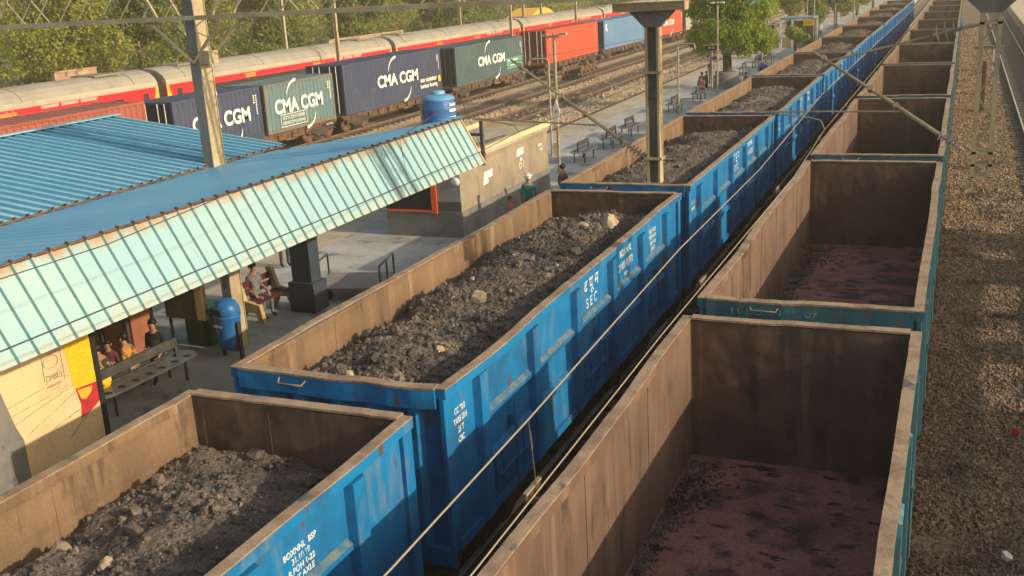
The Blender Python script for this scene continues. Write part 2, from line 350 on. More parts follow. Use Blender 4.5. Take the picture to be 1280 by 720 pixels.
# sunlit band along the far platform edge, painted as a thin tan sheet
tag(MB().add([(-18.04, 20, .804), (-16.66, 20, .804), (-16.66, 330, .804), (-18.04, 330, .804)], [(0, 1, 2, 3)]).build('platform_margin', mat('platform_margin', (.46, .38, .28), (.36, .30, .22), .6, c3=(.26, .22, .17), s3=1.6, rough=.9, world=True)), kind='structure')

# crushed stone beside the right train, dense near the camera
def scatter_ballast():
    n = 85000
    yy = 11 + 62*rng.random(n)**1.55; xx = -.25 + 2.75*rng.random(n)
    keep = ~((xx > 2.3) & (rng.random(n) < .0)); xx = xx[keep]; yy = yy[keep]
    size = np.clip(rng.lognormal(-3.35, .32, len(xx)), .016, .09)*np.clip(yy/30, .8, 1.05)
    zz = -.25 + .09*fbm(xx*1.3, yy*1.3, 5, 4) + size*.2
    V, Fa = rocks(np.stack([xx, yy, zz], -1), size, OCT_V, OCT_F, rng)
    o = npmesh('ballast_stones', V, Fa, M_stone); tag(o, 'brown crushed stone ballast beside the empty wagons', 'ballast', kind='stuff')
    n = 22000; yy = 70 + 75*rng.random(n)**1.2; xx = -.2 + 2.6*rng.random(n); sz2 = np.clip(rng.lognormal(-2.6, .3, n), .04, .14)
    V, Fa = rocks(np.stack([xx, yy, -.25+sz2*.2], -1), sz2, OCT_V, OCT_F, rng)
    tag(npmesh('far_ballast_stones', V, Fa, M_stone), 'brown ballast beside the far end of the empty wagons', 'ballast', kind='stuff')
    n = 9000
    yy = 45 + 60*rng.random(n)**1.3; xx = -28.0 + 9.0*rng.random(n)
    size = np.clip(rng.lognormal(-2.8, .4, n), .03, .16)
    V, Fa = rocks(np.stack([xx, yy, -.24+size*.2], -1), size, OCT_V, OCT_F, rng)
    o = npmesh('yard_stones', V, Fa, M_dirt); tag(o, 'sandy ballast stones between the empty yard tracks', 'ballast', kind='stuff')
scatter_ballast()
for (x, y, z, s, lab) in ((.98, 14.3, -.13, .11, 'flat pale stone on the ballast in the bottom right corner'), (1.25, 18.7, -.15, .09, 'dark reddish stone on the ballast at the right edge')):
    V, Fa = rocks(np.array([[x, y, z]]), [s], ICO_V, ICO_F, np.random.default_rng(int(x*100)), .15)
    tag(npmesh('stone', V, Fa, M_white if s > .1 else M_red), lab, 'stone')

# ------------------------------------------------------------------ wagons
W, LW, ZT, ZF = 3.05, 11.53, 3.30, 1.28
def wavy_strip(mb, p0, p1, inn, w, h, amp, seed, n=26, mi=0, mi_in=None):
    """rim beam from p0 to p1, slightly dented; inn = inward unit vector"""
    p0 = Vector(p0); p1 = Vector(p1); inn = Vector(inn); vs = []; r = random.Random(seed)
    off = [0]*(n+1); offz = [0]*(n+1)
    for k in range(3):
        c = r.uniform(.1, .9)*n; wd = r.uniform(1.2, 3.5); a = r.uniform(-amp, amp); az = r.uniform(-amp, amp*.3)
        for i in range(n+1):
            g = math.exp(-((i-c)/wd)**2); off[i] += a*g; offz[i] += az*.7*g
    for i in range(n+1):
        p = p0.lerp(p1, i/n); e = min(i, n-i) > 0
        o = off[i]*e + r.uniform(-.004, .004)*e; oz = offz[i]*e + r.uniform(-.004, .003)*e
        for a, c in ((0, -h), (w, -h), (w, 0), (0, 0)):
            vs.append(p + inn*(a+o) + Vector((0, 0, c+oz)))
    fs = [(3, 2, 1, 0), tuple(4*n+k for k in range(4))]
    for i in range(n):
        for k in range(4): fs.append((4*i+k, 4*i+(k+1) % 4, 4*i+4+(k+1) % 4, 4*i+4+k))
    mb.add(vs, fs, mi)
    if mi_in is not None:
        for q in range(4*n): mb.m[len(mb.m)-4*n+q] = mi_in if q % 4 < 2 else mi
def bogie(parent, yc, x=0, z=0):
    b = MB()
    for s in (-1, 1):
        xx = x + s*1.02
        b.prism([(yc-1.25, .62), (yc-.95, .72), (yc-.3, .84), (yc+.3, .84), (yc+.95, .72), (yc+1.25, .62), (yc+1.25, .45), (yc+.8, .5), (yc+.35, .28), (yc-.35, .28), (yc-.8, .5), (yc-1.25, .45)], 'x', xx-.07, xx+.07)
    b.box(x-1.0, x+1.0, yc-.2, yc+.2, .5, .8)
    o = b.build('bogie', M_steel, parent)
    for wy in (yc-1.0, yc+1.0):
        for s in (-1, 1):
            q = MB(); c = (x+s*.86, wy, .46)
            q.lathe([(.0, -.07), (.3, -.065), (.4, -.07), (.5, -.07), (.5, -.045), (.46, .06), (.3, .05), (.12, .08), (0, .08)], c, 20, 0, 'x')
            q.build('wheel', M_rusty, o)
    return o
STAKES = [.06, 1.06, 2.88, 4.74, 6.65, 8.53, 10.32, LW-.06]
def make_wagon(name, label, Mo, Mrim, seed, group, doors=True, amp=.035, lining=None):
    lining = lining or M_rust
    t = thing(name, label, 'wagon', group=group)
    hw = W/2; r = random.Random(seed)
    fl = MB(); fl.box(-hw+.12, hw-.12, .12, LW-.12, ZF-.1, ZF); ff = fl.build('floor', M_floor, t)
    for s in (-1, 1):
        b = MB()
        def bx(x0, x1, *a): b.box(min(s*x0, s*x1), max(s*x0, s*x1), *a)
        bx(hw-.12, hw-.10, .12, LW-.12, ZF, ZT-.02, 1)               # inner lining
        bx(hw-.10, hw-.072, .02, LW-.02, ZF-.12, ZT-.02, 0)          # outer plate
        for k in range(1, 5): bx(hw-.126, hw-.12, k*LW/5-.03, k*LW/5+.03, ZF, ZT-.13, 1)   # inner seam straps
        npan = 6; ys = [.98 + k*1.86 for k in range(6)] + [LW-.98+.28]; ys = STAKES
        for y in ys[1:-1]:                                                # pressed vertical stakes
            b.prism([(s*(hw-.072), y-.15), (s*(hw-.072), y+.13), (s*(hw+.035), y+.10), (s*(hw+.035), y-.13)], 'z', ZF-.16, ZT-.16, 0)
        bx(hw-.072, hw-.02, .0, .2, ZF-.16, ZT-.12, 0); bx(hw-.072, hw-.02, LW-.2, LW, ZF-.16, ZT-.12, 0)
        bx(hw-.072, hw-.03, .2, LW-.2, ZF-.22, ZF-.1, 0)            # bottom sole angle
        wall = b.build('side_wall', [Mo, lining], t)
        l = MB()
        for k in range(1, 6):
            y0, y1 = ys[k]+.17, ys[k+1]-.19
            x0, x1 = hw-.071, hw+.0
            for z in (2.46, 1.86): l.prism([(s*x0, z+.10), (s*x1, z+.045), (s*x1, z-.02), (s*x0, z-.05)], 'y', y0, y1)
        l.build('stiffener_ledge', Mo, wall)
        lt = MB()
        for k in range(1, 6):
            y0, y1 = ys[k]+.17, ys[k+1]-.19
            lt.add([(s*(hw-.068), y0, 2.564), (s*(hw+.001), y0, 2.509), (s*(hw+.001), y1, 2.509), (s*(hw-.068), y1, 2.564)], [(0, 1, 2, 3)])
        lt.build('ledge_dust', M_ledge, wall)
        if doors:
            for k in (1, 3, 5):
                y0, y1 = ys[k]+.35, ys[k+1]-.35
                d = MB(); xs = (hw-.07, hw-.035)
                d.box(min(s*xs[0], s*xs[1]), max(s*xs[0], s*xs[1]), y0, y1, ZF-.04, 1.79)
                for yy in (y0+.2, y1-.2):
                    d.bar((s*(hw-.02), yy, ZF), (s*(hw-.02), yy, 1.81), .05, .03)
                d.bar((s*(hw-.02), y0+.05, 1.5), (s*(hw-.02), y1-.05, 1.5), .05, .035)
                dd = d.build('side_door', Mo, t)
                hd = MB(); hd.tube([(s*(hw+.03), (y0+y1)/2, 2.4), (s*(hw+.04), (y0+y1)/2, 1.3)], .018, 6); hd.box(min(s*(hw-.03), s*(hw+.05)), max(s*(hw-.03), s*(hw+.05)), (y0+y1)/2-.06, (y0+y1)/2+.06, 2.05, 2.2)
                hd.build('door_latch', Mo, dd)
        rm = MB(); wavy_strip(rm, (s*(hw+.01), 0, ZT), (s*(hw+.01), LW, ZT), (-s, 0, 0), .125, .12, amp, seed*7+s, mi_in=1)
        o = rm.build('top_rail', [Mo, lining], t)
        rm = MB(); wavy_strip(rm, (s*(hw+.014), 0, ZT+.014), (s*(hw+.014), LW, ZT+.014), (-s, 0, 0), .133, .016, amp, seed*7+s); rm.build('rail_dust', [Mrim], o)
    for e in (0, 1):
        b = MB(); y = 0 if e == 0 else LW; d = 1 if e == 0 else -1
        def by(y0, y1, x0, x1, z0, z1, mi=0): b.box(x0, x1, min(y+d*y0, y+d*y1), max(y+d*y0, y+d*y1), z0, z1, mi)
        by(.10, .12, -hw+.12, hw-.12, ZF, ZT-.02, 1)
        by(.072, .10, -hw+.1, hw-.1, ZF-.12, ZT-.02, 0)
        for k in range(5):
            x = -hw+.45 + k*(W-.9)/4
            b.prism([(x-.11, y+d*.072), (x+.11, y+d*.072), (x+.05, y-d*.015), (x-.05, y-d*.015)], 'z', ZF-.12, ZT-.25, 0)
        by(-.01, .0715, -hw+.02, hw-.02, ZF-.34, ZF-.10, 0)
        for x in (-hw+.24, hw-.24): by(.12, .124, x-.02, x+.02, ZF, ZT-.12, 1)
        by(.12, .125, -.35+seed % 3*.2, -.31+seed % 3*.2, ZF, ZT-.12, 1)
        wall = b.build('end_wall', [Mo, M_rustend_shade], t)
        bb = MB(); wavy_strip(bb, (-hw+.12, y-d*.03, ZT-.003), (hw-.12, y-d*.03, ZT-.003), (0, d, 0), .10, .24, amp*.5, seed*5+e, 18)
        bb.build('end_beam', [Mo], wall)
        rm = MB(); wavy_strip(rm, (-hw+.12, y-d*.035, ZT+.028), (hw-.12, y-d*.035, ZT+.028), (0, d, 0), .16, .028, amp*.5, seed*5+e, 18)
        rm.build('top_rail', [Mrim], t)
        hb = MB()
        hb.tube([(-hw+.75, y-d*.03, ZT-.05), (-hw+.78, y-d*.10, ZT-.1), (-hw+1.12, y-d*.10, ZT-.1), (-hw+1.15, y-d*.03, ZT-.05)], .013, 6)
        hb.build('grab_handle', M_rim, wall)
        cpx = MB(); cpx.box(-.16, .16, min(y-d*.43, y), max(y-d*.43, y), .98, 1.24); cpx.box(-.1, .1, min(y-d*.2, y+d*.5), max(y-d*.2, y+d*.5), .9, 1.1)
        for x in (-.95, .95):
            cpx.tube([(x, y+d*.1, 1.1), (x, y-d*.3, 1.1)], .09, 10); cpx.lathe([(0, -.33*d), (.2, -.33*d), (.2, -.29*d), (0, -.29*d)], (x, y, 1.1), 14, 0, 'y')
        cpx.build('coupler', M_steel, t)
    u = MB(); u.box(-.35, .35, .3, LW-.3, .85, ZF-.11); u.box(-1.2, 1.2, LW/2-.1, LW/2+.1, .95, ZF-.11)
    u.build('underframe', M_steel, t)
    bogie(t, 1.9); bogie(t, LW-1.9)
    return t
def side_text(wagon, s, y, z, size, M=None, sx=1.):
    wall = [c for c in wagon.children if c.name.startswith('side_wall')][1]
    return text('lettering', s, size*.88, M or M_wlet, wall, (W/2-.067, y, z), (0, 1, 0), (0, 0, 1), sx=sx, bold=.002)

PL, YL0 = 12.338, 10.1625
PR, YR0 = 12.374, 14.3538
mid = [(STAKES[k]+STAKES[k+1])/2 for k in range(7)]
ordn = ['nearest', 'second', 'third', 'fourth', 'fifth', 'sixth', 'seventh', 'eighth', 'ninth', 'tenth', 'eleventh', 'twelfth']
def loaded_label(i):
    if i == 0: return 'blue coal wagon cut off by the bottom left corner, nearest of the loaded train'
    if i == 1: return 'blue coal wagon fully in view with white lettering below a pale boulder'
    if i == 2: return 'blue loaded wagon directly behind the one with the pale boulder, under the hanging mast'
    return 'blue loaded coal wagon, %s from the front of the left-hand wagon row' % ordn[i]
def empty_label(i):
    if i == 0: return 'empty rusty wagon filling the bottom of the picture, nearest of the right-hand row'
    if i == 1: return 'empty rusty wagon with a scribbled teal end beam, second of the right-hand row'
    return 'empty rusty open wagon, %s from the front of the right-hand row' % ordn[i]
loaded = []; empties = []
protoL = [make_wagon('loaded_wagon', '', M_blue, M_rim, 3, 'blue wagons of the loaded coal train', amp=.03),
          make_wagon('loaded_wagon', '', M_blue, M_rim, 8, 'blue wagons of the loaded coal train', amp=.05)]
protoR = [make_wagon('empty_wagon', '', M_teal, M_rim, 4, 'empty wagons of the right-hand train', amp=.028, lining=M_rustdark),
          make_wagon('empty_wagon', '', M_teal, M_rim, 9, 'empty wagons of the right-hand train', amp=.035, lining=M_rustdark)]
NW = 11
for i in range(NW):
    o = protoL[i] if i < 2 else copy_tree(protoL[i % 2]); o['label'] = loaded_label(i); o.location = (XL, YL0 + (i-1)*PL, 0); loaded.append(o)
for i in range(NW):
    o = protoR[i] if i < 2 else copy_tree(protoR[i % 2]); o['label'] = empty_label(i); o.location = (XR, YR0 + (i-1)*PR, 0); empties.append(o)
# lettering on the loaded train's side facing the empty train
w1 = loaded[1]
side_text(w1, 'द पू म', 5.62, 3.0, .34, sx=1.1); side_text(w1, 'S E C', 5.62, 2.70, .27, sx=1.1)
side_text(w1, 'BOXNHL', 7.6, 3.04, .20); side_text(w1, '21411 85971', 7.6, 2.80, .24, sx=.82); side_text(w1, 'BVZI', 7.6, 2.62, .12)
for k, s in enumerate(('R.DT 4/21', 'POH 9-19', 'BSP  RD', '58 KG')): side_text(w1, s, 9.45, 2.98-.12*k, .13)
for k, s in enumerate(('CC 70.0', 'TARE 20.6', '25 T', 'CBC')): side_text(w1, s, .50, 2.86-.13*k, .125, sx=.8)
w0 = loaded[0]
for k, s in enumerate(('BOXNHL  BSP', '31.10.19', 'R.POH 6-22', '25 T AXLE')): side_text(w0, s, 9.35, 2.90-.095*k, .10)
for wg, num in ((loaded[2], '21411 60733'), (loaded[3], '21417 04268'), (loaded[4], '21413 92015')):
    side_text(wg, 'द पू म', 5.62, 3.0, .34, sx=1.1); side_text(wg, 'S E C', 5.62, 2.70, .27, sx=1.1)
    side_text(wg, 'BOXNHL', 7.6, 3.04, .20); side_text(wg, num, 7.6, 2.80, .24, sx=.82)
    for k, s in enumerate(('CC 70.0', 'TARE 20.6')): side_text(wg, s, .55, 2.82-.15*k, .12, sx=.8)
for e, s in ((1, '11-BOXN HL 07'), (2, '7115 23 BKSC 4')):
    ew = [c for c in empties[e].children if c.name.startswith('end_wall')][0]
    text('lettering', s, .11, M_faint, ew, (-.45 if e == 1 else .1, -.075, ZT-.13), (1, 0, 0), (0, 0, 1), sx=1.6)

# coal heaps
def coal_mesh(seed, nx, ny, nrock, level=2.62, top=.5, edge_far=.25):
    r = np.random.default_rng(seed); hw = W/2-.125; y0, y1 = .13, LW-.13
    X, Y = np.meshgrid(np.linspace(-hw, hw, nx), np.linspace(y0, y1, ny)); u = X/hw; v = (Y-y0)/(y1-y0)
    hump = (1-np.abs(u)**2.2)*np.clip(np.sin(np.pi*np.clip(v*1.0, 0, 1))**.45, 0, 1)
    Z = level + top*hump*(.8+.45*fbm(X*.35+9, Y*.3, seed, 2)) + .20*fbm(X*1.1, Y*1.1, seed+3, 3) + .06*fbm(X*4, Y*4, seed+5, 4)
    Z += .05*np.abs(fbm(X*11, Y*11, seed+8, 3))
    Z = np.minimum(Z, ZT+.12)
    D = fbm(X*.75+seed, Y*.45, seed+30, 4); DC = (D > .03)
    V = np.stack([X.ravel(), Y.ravel(), Z.ravel()], -1); I = np.arange(nx*ny).reshape(ny, nx)
    q = np.stack([I[:-1, :-1].ravel(), I[:-1, 1:].ravel(), I[1:, 1:].ravel(), I[1:, :-1].ravel()], -1)
    tri = np.concatenate([q[:, [0, 1, 2]], q[:, [0, 2, 3]]])
    px = r.uniform(-hw+.08, hw-.08, nrock); py = r.uniform(y0+.08, y1-.08, nrock); sz = np.clip(r.lognormal(-4.3, .68, nrock), .008, .12)
    ii = np.clip(((px+hw)/(2*hw)*(nx-1)).astype(int), 0, nx-1); jj = np.clip(((py-y0)/(y1-y0)*(ny-1)).astype(int), 0, ny-1)
    keep = ~(DC[jj, ii] & (r.random(nrock) < .72)); px, py, sz, ii, jj = px[keep], py[keep], sz[keep], ii[keep], jj[keep]; nrock = len(px)
    pz = Z[jj, ii] + sz*.2
    RV, RF = rocks(np.stack([px, py, pz], -1), sz, ICO_V, ICO_F, r)
    dq = DC[:-1, :-1].ravel(); mi = np.concatenate([np.where(np.concatenate([dq, dq]), 3, 0), np.repeat(np.where(r.random(nrock) < .012, 2, 1), len(ICO_F))])
    return np.concatenate([V, RV]), np.concatenate([tri, RF+len(V)]), mi, (X, Y, Z)
coal_src = {}
for i in range(NW):
    key = i if i < 3 else 3 + i % 2
    if key not in coal_src:
        n = {0: 190, 1: 190, 2: 130}.get(key, 60); nr = {0: 13000, 1: 14000, 2: 8000}.get(key, 3200)
        V, Fa, mi, g = coal_mesh(20+key, n, n*3, nr, level={0: 2.58, 1: 2.66, 2: 2.72}.get(key, 2.72), top={0: .42, 1: .62, 2: .5}.get(key, .5))
        o = npmesh('coal_heap', V, Fa, [M_coal, M_coalrock, M_pale, M_coaldust], mi=mi); coal_src[key] = (o, g)
    else:
        o = coal_src[key][0].copy(); col.objects.link(o)
    o.location = loaded[i].location
    tag(o, ['grey brown coal heap in the wagon at the bottom left corner', 'tall coal heap with a pale boulder on it, in the lettered blue wagon', 'coal heap in the wagon under the hanging mast'][i] if i < 3 else 'coal heap in the %s wagon of the loaded row' % ordn[i], 'coal heap', 'coal heaps in the blue wagons')
def boulder(i, x, y, s, lab, M=M_pale, sq=(1, 1, .6), seed=1):
    X, Y, Z = coal_src[i][1]; j = np.abs(Y[:, 0]-y).argmin(); k = np.abs(X[0]-x).argmin()
    bm = bmesh.new(); bmesh.ops.create_icosphere(bm, subdivisions=2, radius=1); r = random.Random(seed)
    ph = [r.uniform(0, 6) for _ in range(6)]
    for v in bm.verts:
        d = 1+.16*math.sin(3*v.co.x+ph[0])+.14*math.sin(4*v.co.y+ph[1])+.12*math.sin(5*v.co.z+ph[2])+r.uniform(-.06, .06)
        v.co = Vector((v.co.x*sq[0], v.co.y*sq[1], v.co.z*sq[2]))*d*s
    me = bpy.data.meshes.new('boulder'); bm.to_mesh(me); bm.free(); me.materials.append(M)
    o = bpy.data.objects.new('boulder', me); col.objects.link(o); o.location = Vector(loaded[i].location)+Vector((x, y, Z[j, k]+s*.15)); o.rotation_euler = (0, 0, r.uniform(0, 6))
    tag(o, lab, 'stone')
M_tanrock = mat('tan_stone', (.30, .235, .17), (.2, .155, .115), 5, .4, .6, rough=.9, bump=.4)
boulder(1, .42, 9.9, .28, 'large pale yellow boulder at the far end of the coal heap', sq=(.75, 1.35, .55), seed=3)
boulder(1, -.1, 4.55, .17, 'brownish pointed stone in the middle of the coal heap', M_tanrock, (.8, 1, 1), 5)
boulder(1, .05, 9.3, .11, 'small tan stone in front of the large pale boulder', M_pale, (1, 1.2, .5), 6)
boulder(0, -.2, 8.6, .085, 'small cream stone on the nearest coal heap', M_pale, (.9, 1, .8), 8)
boulder(0, .28, 8.3, .17, 'grey brown lump right of the cream stone', M_tanrock, (.9, 1, .7), 9)
boulder(0, -.95, 8.75, .13, 'tan slab near the far left of the nearest coal heap', M_tanrock, (1.3, .8, .5), 10)

# coal residue along the left foot of the empty wagons
for i in range(0, 6):
    r = np.random.default_rng(90+i); n = 6000 if i < 2 else 900
    y = r.uniform(.3, LW-.3, n); x = -W/2+.16 + np.abs(r.normal(0, .2, n))*(1+.6*np.sin(y*1.3+i))
    sz = np.clip(r.lognormal(-4.3, .55, n), .006, .045)
    V, Fa = rocks(np.stack([x, y, ZF+sz*.4+0*x], -1), sz, OCT_V, OCT_F, r)
    o = npmesh('coal_crumbs', V, Fa, M_coal); o.location = empties[i].location
    tag(o, 'black coal crumbs along the left foot of the %s empty wagon' % ordn[i], 'coal crumbs', kind='stuff')

# ------------------------------------------------------------------ canopy with steep pale sheet
def corr(name, A, B, C, pitch, h, rib, M, parent, rows=1, flank=None):
    """ribbed sheet: A->B is the run of ribs (profile direction), C-A the slope direction"""
    A, B, C = Vector(A), Vector(B), Vector(C); run = (B-A); L = run.length; d = run/L; s = C-A; n = d.cross(s).normalized()
    if n.z < 0: n = -n
    prof = [(0, 0)]; k = 0
    while (k+1)*pitch < L:
        c = (k+.5)*pitch
        prof += [(c-rib, 0), (c-rib*.55, h), (c+rib*.55, h), (c+rib, 0)]; k += 1
    prof.append((L, 0)); vs = []; fs = []
    r = random.Random(len(prof))
    for t in range(rows+1):
        for q, z in prof: vs.append(A + d*q + s*(t/rows) + n*z)
    m2 = len(prof)
    mi = []
    for t in range(rows):
        for i in range(m2-1): fs.append((t*m2+i, t*m2+i+1, (t+1)*m2+i+1, (t+1)*m2+i)); mi.append(1 if flank and i % 4 in (1, 3) else 0)
    org = Vector((C.x, A.y, C.z))
    b = MB(); b.add([v-org for v in vs], fs); b.m = mi; o = b.build(name, [M, flank] if flank else M, parent, fixn=False); o.location = org
    return o
can = thing('platform_canopy', 'near platform canopy with steep pale ribbed sheet facing the trains and rusty top edge', 'canopy')
YE = 20.87
fs_ = corr('edge_sheet', (-10.1, 3.2, 5.0), (-10.1, YE, 5.0), (-9.575, 3.2, 4.04), .292, .034, .034, M_fascia, can, flank=mat('sheet_lap', (.12, .27, .29), (.17, .30, .30), 3, rough=.6))  # rib flanks coloured darker, painting the ribs' shaded sides
# roof strip behind the ridge, tapering to the far end
A = MB()
def strip_pt(y, t):
    xf = -13.85 if y < 18 else -13.85 + (y-18)/(YE+.35-18)*3.6
    zf = 4.62 if y < 18 else 4.62 + (y-18)/(YE+.35-18)*.36
    return (-10.13+(xf+10.13)*t, y, 5.012+(zf-5.012)*t)
yy = [3.2+k*.14 for k in range(int((YE-3.2)/.14)+1)]; vs = []; fs = []
for i, y in enumerate(yy):
    hz = .018 if i % 2 else 0
    for k in range(5): p = strip_pt(y, k/4); vs.append((p[0], p[1], p[2]+hz))
for i in range(len(yy)-1):
    for k in range(4): fs.append((i*5+k, i*5+k+1, i*5+k+6, i*5+k+5))
A.add(vs, fs); A.m = [(k//4) % 2 for k in range(len(fs))]; A.add([(-10.13, YE, 5.012), (-10.2, YE+.5, 5.04), (-10.5, YE+.35, 5.02), (-10.6, YE, 5.0)], [(0, 1, 2, 3)])
A.build('roof_sheet', [M_strip, mat('sheet_deep_lap', (.05, .22, .40), (.085, .27, .45), .6, c3=(.16, .26, .32), s3=1.8, rough=.45)], can, fixn=False)  # every other row darker blue, rib shading painted in
A = MB()
for i in range(60):
    y = 3.35 + .292*i
    if y < YE: A.tube([(-10.07, y, 5.03), (-10.15, y+.02, 5.045)], .022, 6)
A.tube([(-10.115, 3.2, 5.02), (-10.115, YE, 5.02)], .02, 6)
A.build('ridge_cap', M_rusty, can)
A = MB()
for t in (.12, .5, .9): 
    p0 = Vector((-10.1, 0, 5.0)).lerp(Vector((-9.575, 0, 4.04)), t)
    A.box(p0.x-.08, p0.x-.03, 3.3, YE-.04, p0.z-.07, p0.z-.02)
for x in (-11, -12, -13): A.box(x-.03, x+.03, 3.3, 17.9, 4.52, 4.58)
for y in (6.2, 11.4, 15.6, 19.5):
    A.bar((-9.75, y, 4.25), (-13.7, y, 4.35), .08, .14); A.bar((-10.15, y, 4.88), (-13.8, y, 4.5), .08, .12)
A.build('purlins', M_purlin, can)
A = MB(); p0, p1 = Vector((-10.1, YE+.02, 5.0)), Vector((-9.57, YE+.02, 4.03)); A.bar(p0, p1, .05, .07, upv=(0, 1, 0)); A.build('edge_trim', M_tan, can)
for y in (8.6, 19.55):
    A = MB(); A.box(-13.92, -13.4, y-.2, y+.2, .80, 4.3, 0); A.box(-14.0, -13.32, y-.28, y+.28, .80, 1.5, 0); A.build('column', M_colblue, can)
# bare steel end frame beyond the sheet
A = MB()
for x in (-10.35, -9.85): A.box(x-.04, x+.04, 21.4, 21.48, 3.9, 4.9)
A.bar((-10.4, 21.46, 4.6), (-9.8, 21.46, 4.58), .06, .06); A.bar((-10.4, 21.46, 4.15), (-9.8, 21.46, 4.13), .06, .06)
A.build('end_frame', M_purlin, can)

can2 = thing('platform_canopy', 'blue ribbed canopy roof behind the near one, with the portal mast standing through it', 'canopy')
corr('roof_sheet', (-18.25, 2.0, 5.30), (-18.25, 19.3, 5.30), (-13.62, 2.0, 4.68), .262, .05, .055, M_roof, can2, flank=mat('sheet_lap_blue', (.085, .28, .45), (.11, .31, .46), 2, rough=.55))  # darker flanks paint in rib shading that the sun leaves out
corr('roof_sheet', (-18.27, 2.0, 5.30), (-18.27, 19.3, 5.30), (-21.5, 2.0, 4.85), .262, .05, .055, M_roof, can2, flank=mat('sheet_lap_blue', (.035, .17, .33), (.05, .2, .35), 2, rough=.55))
A = MB(); A.box(-18.35, -18.17, 2, 19.3, 5.365, 5.39); A.build('ridge_cap', M_roof, can2)
A = MB()
for k in range(65): 
    y = 2.13 + .262*k
    if y < 19.1: A.tube([(-13.62, y, 4.71), (-13.59, y, 4.70)], .024, 6)
A.tube([(-13.605, 2, 4.675), (-13.605, 19.15, 4.675)], .022, 6); A.build('edge_rivets', M_rusty, can2)
A = MB()
for x in (-14.6, -15.9, -17.3): A.box(x-.04, x+.04, 2.1, 19, 4.66+(-13.62-x)*.134-.12, 4.66+(-13.62-x)*.134-.05)
A.box(-13.72, -13.66, 2.1, 19.1, 4.5, 4.62); A.build('purlins', M_purlin, can2)
for y in (4.0, 11.5, 17.5): A = MB(); A.box(-16.9, -16.6, y-.15, y+.15, .8, 4.95); A.build('column', M_colblue, can2)

# ------------------------------------------------------------------ painted wall at the left
pw = thing('painted_wall', 'cream plastered platform wall with yellow and red painted panels and a stencilled emblem', 'wall')
A = MB(); A.box(-13.35, -13.05, 8.2, 12.33, .8, 3.6); A.build('wall', M_cream, pw)
def wpanel(name, pts, M, d=.006):
    A = MB(); A.prism(pts, 'x', -13.049, -13.05+d); return A.build(name, M, pw)
wpanel('yellow_panel', [(11.84, 1.87), (12.325, 1.83), (12.325, 3.3), (11.74, 3.3)], M_yellow)
wpanel('red_panel', [(11.89, 1.34), (12.1, 1.38), (12.325, 1.48), (12.325, 1.825), (11.87, 1.86), (11.93, 1.57)], M_red)
wpanel('ochre_patch', [(11.95, 1.66), (12.05, 1.62), (12.18, 1.70), (12.22, 1.79), (11.9, 1.83)], M_gold, .009)
wpanel('dark_base', [(8.3, .81), (10.72, .81), (10.72, 1.46), (10.62, 1.71), (10.47, 2.35), (8.3, 2.4)], M_concgrey_shade, .005)  # cast shadow painted on the wall as a grey panel
A = MB()
for (q1, q2) in (((11.3, 2.6), (11.7, 2.62)), ((11.3, 2.2), (11.32, 2.58)), ((11.7, 2.1), (11.7, 2.6)), ((11.28, 2.3), (11.8, 2.12)), ((11.3, 2.15), (11.72, 2.34)), ((10.5, 2.05), (11.28, 2.12)), ((10.55, 1.9), (11.8, 1.98)), ((10.6, 1.75), (11.85, 1.95)), ((10.8, 1.5), (11.85, 1.82)), ((11.3, 1.4), (11.9, 1.5)), ((11.6, 1.1), (12.05, 1.36)), ((11.62, 1.13), (12.05, 1.40)), ((11.38, 2.02), (11.6, 2.04))):
    A.bar((-13.045, *q1), (-13.045, *q2), .011, .006)
pts = [(11.48+.15*math.cos(a), 2.48+.1*math.sin(a)) for a in [k*math.pi/8 for k in range(17)]]
for i in range(16): A.bar((-13.044, *pts[i]), (-13.044, *pts[i+1]), .009, .006)
A.build('stencil_emblem', mat('stencil_ink', (.26, .19, .11), (.55, .42, .25), 8, rough=.9), pw)
text('lettering', 'ITBM', .13, MATS['stencil_ink'], pw, (-13.043, 11.5, 2.22), (0, 1, 0), (0, 0, 1), sx=1.2)
text('lettering', 'RAILWAY', .06, MATS['stencil_ink'], pw, (-13.043, 11.48, 2.09), (0, 1, 0), (0, 0, 1), sx=1.2)
A = MB(); A.box(-13.05, -13.02, 12.331, 12.43, .8, 3.4); A.build('edge_post', M_black, pw)

# kiosk behind the bench
A = MB()
for q in range(7): A.bar((-13.043, 11.9+.05*(q % 3), 1.98+q*.1), (-13.043, 12.2+.04*(q % 2), 2.0+q*.1), .014, .004)
A.build('poster_lines', mat('poster_red', (.62, .22, .04), rough=.8), pw)
k = thing('kiosk', 'small brick red stall with dark posts and pale awning behind the seated people', 'stall', (-15.75, 15.5, .8))
A = MB(); A.box(-.7, .6, -.05, .5, 0, 1.05); A.build('counter', M_brick, k)
A = MB()
for x in (-.68, -.2, .5): A.box(x-.05, x+.05, -.13, -.06, 0, 1.55)
A.build('post', M_steel, k)
A = MB(); A.box(-.62, .5, .4, .45, 1.06, 1.6); A.build('back_panel', M_brick, k)
A = MB(); A.prism([(-.2, 1.55), (.6, 1.65), (.6, 1.7), (-.2, 1.6)], 'x', -.8, .62); A.build('awning', mat('awning', (.42, .36, .25), (.10, .12, .09), 4, .48, .52, rough=.9), k)

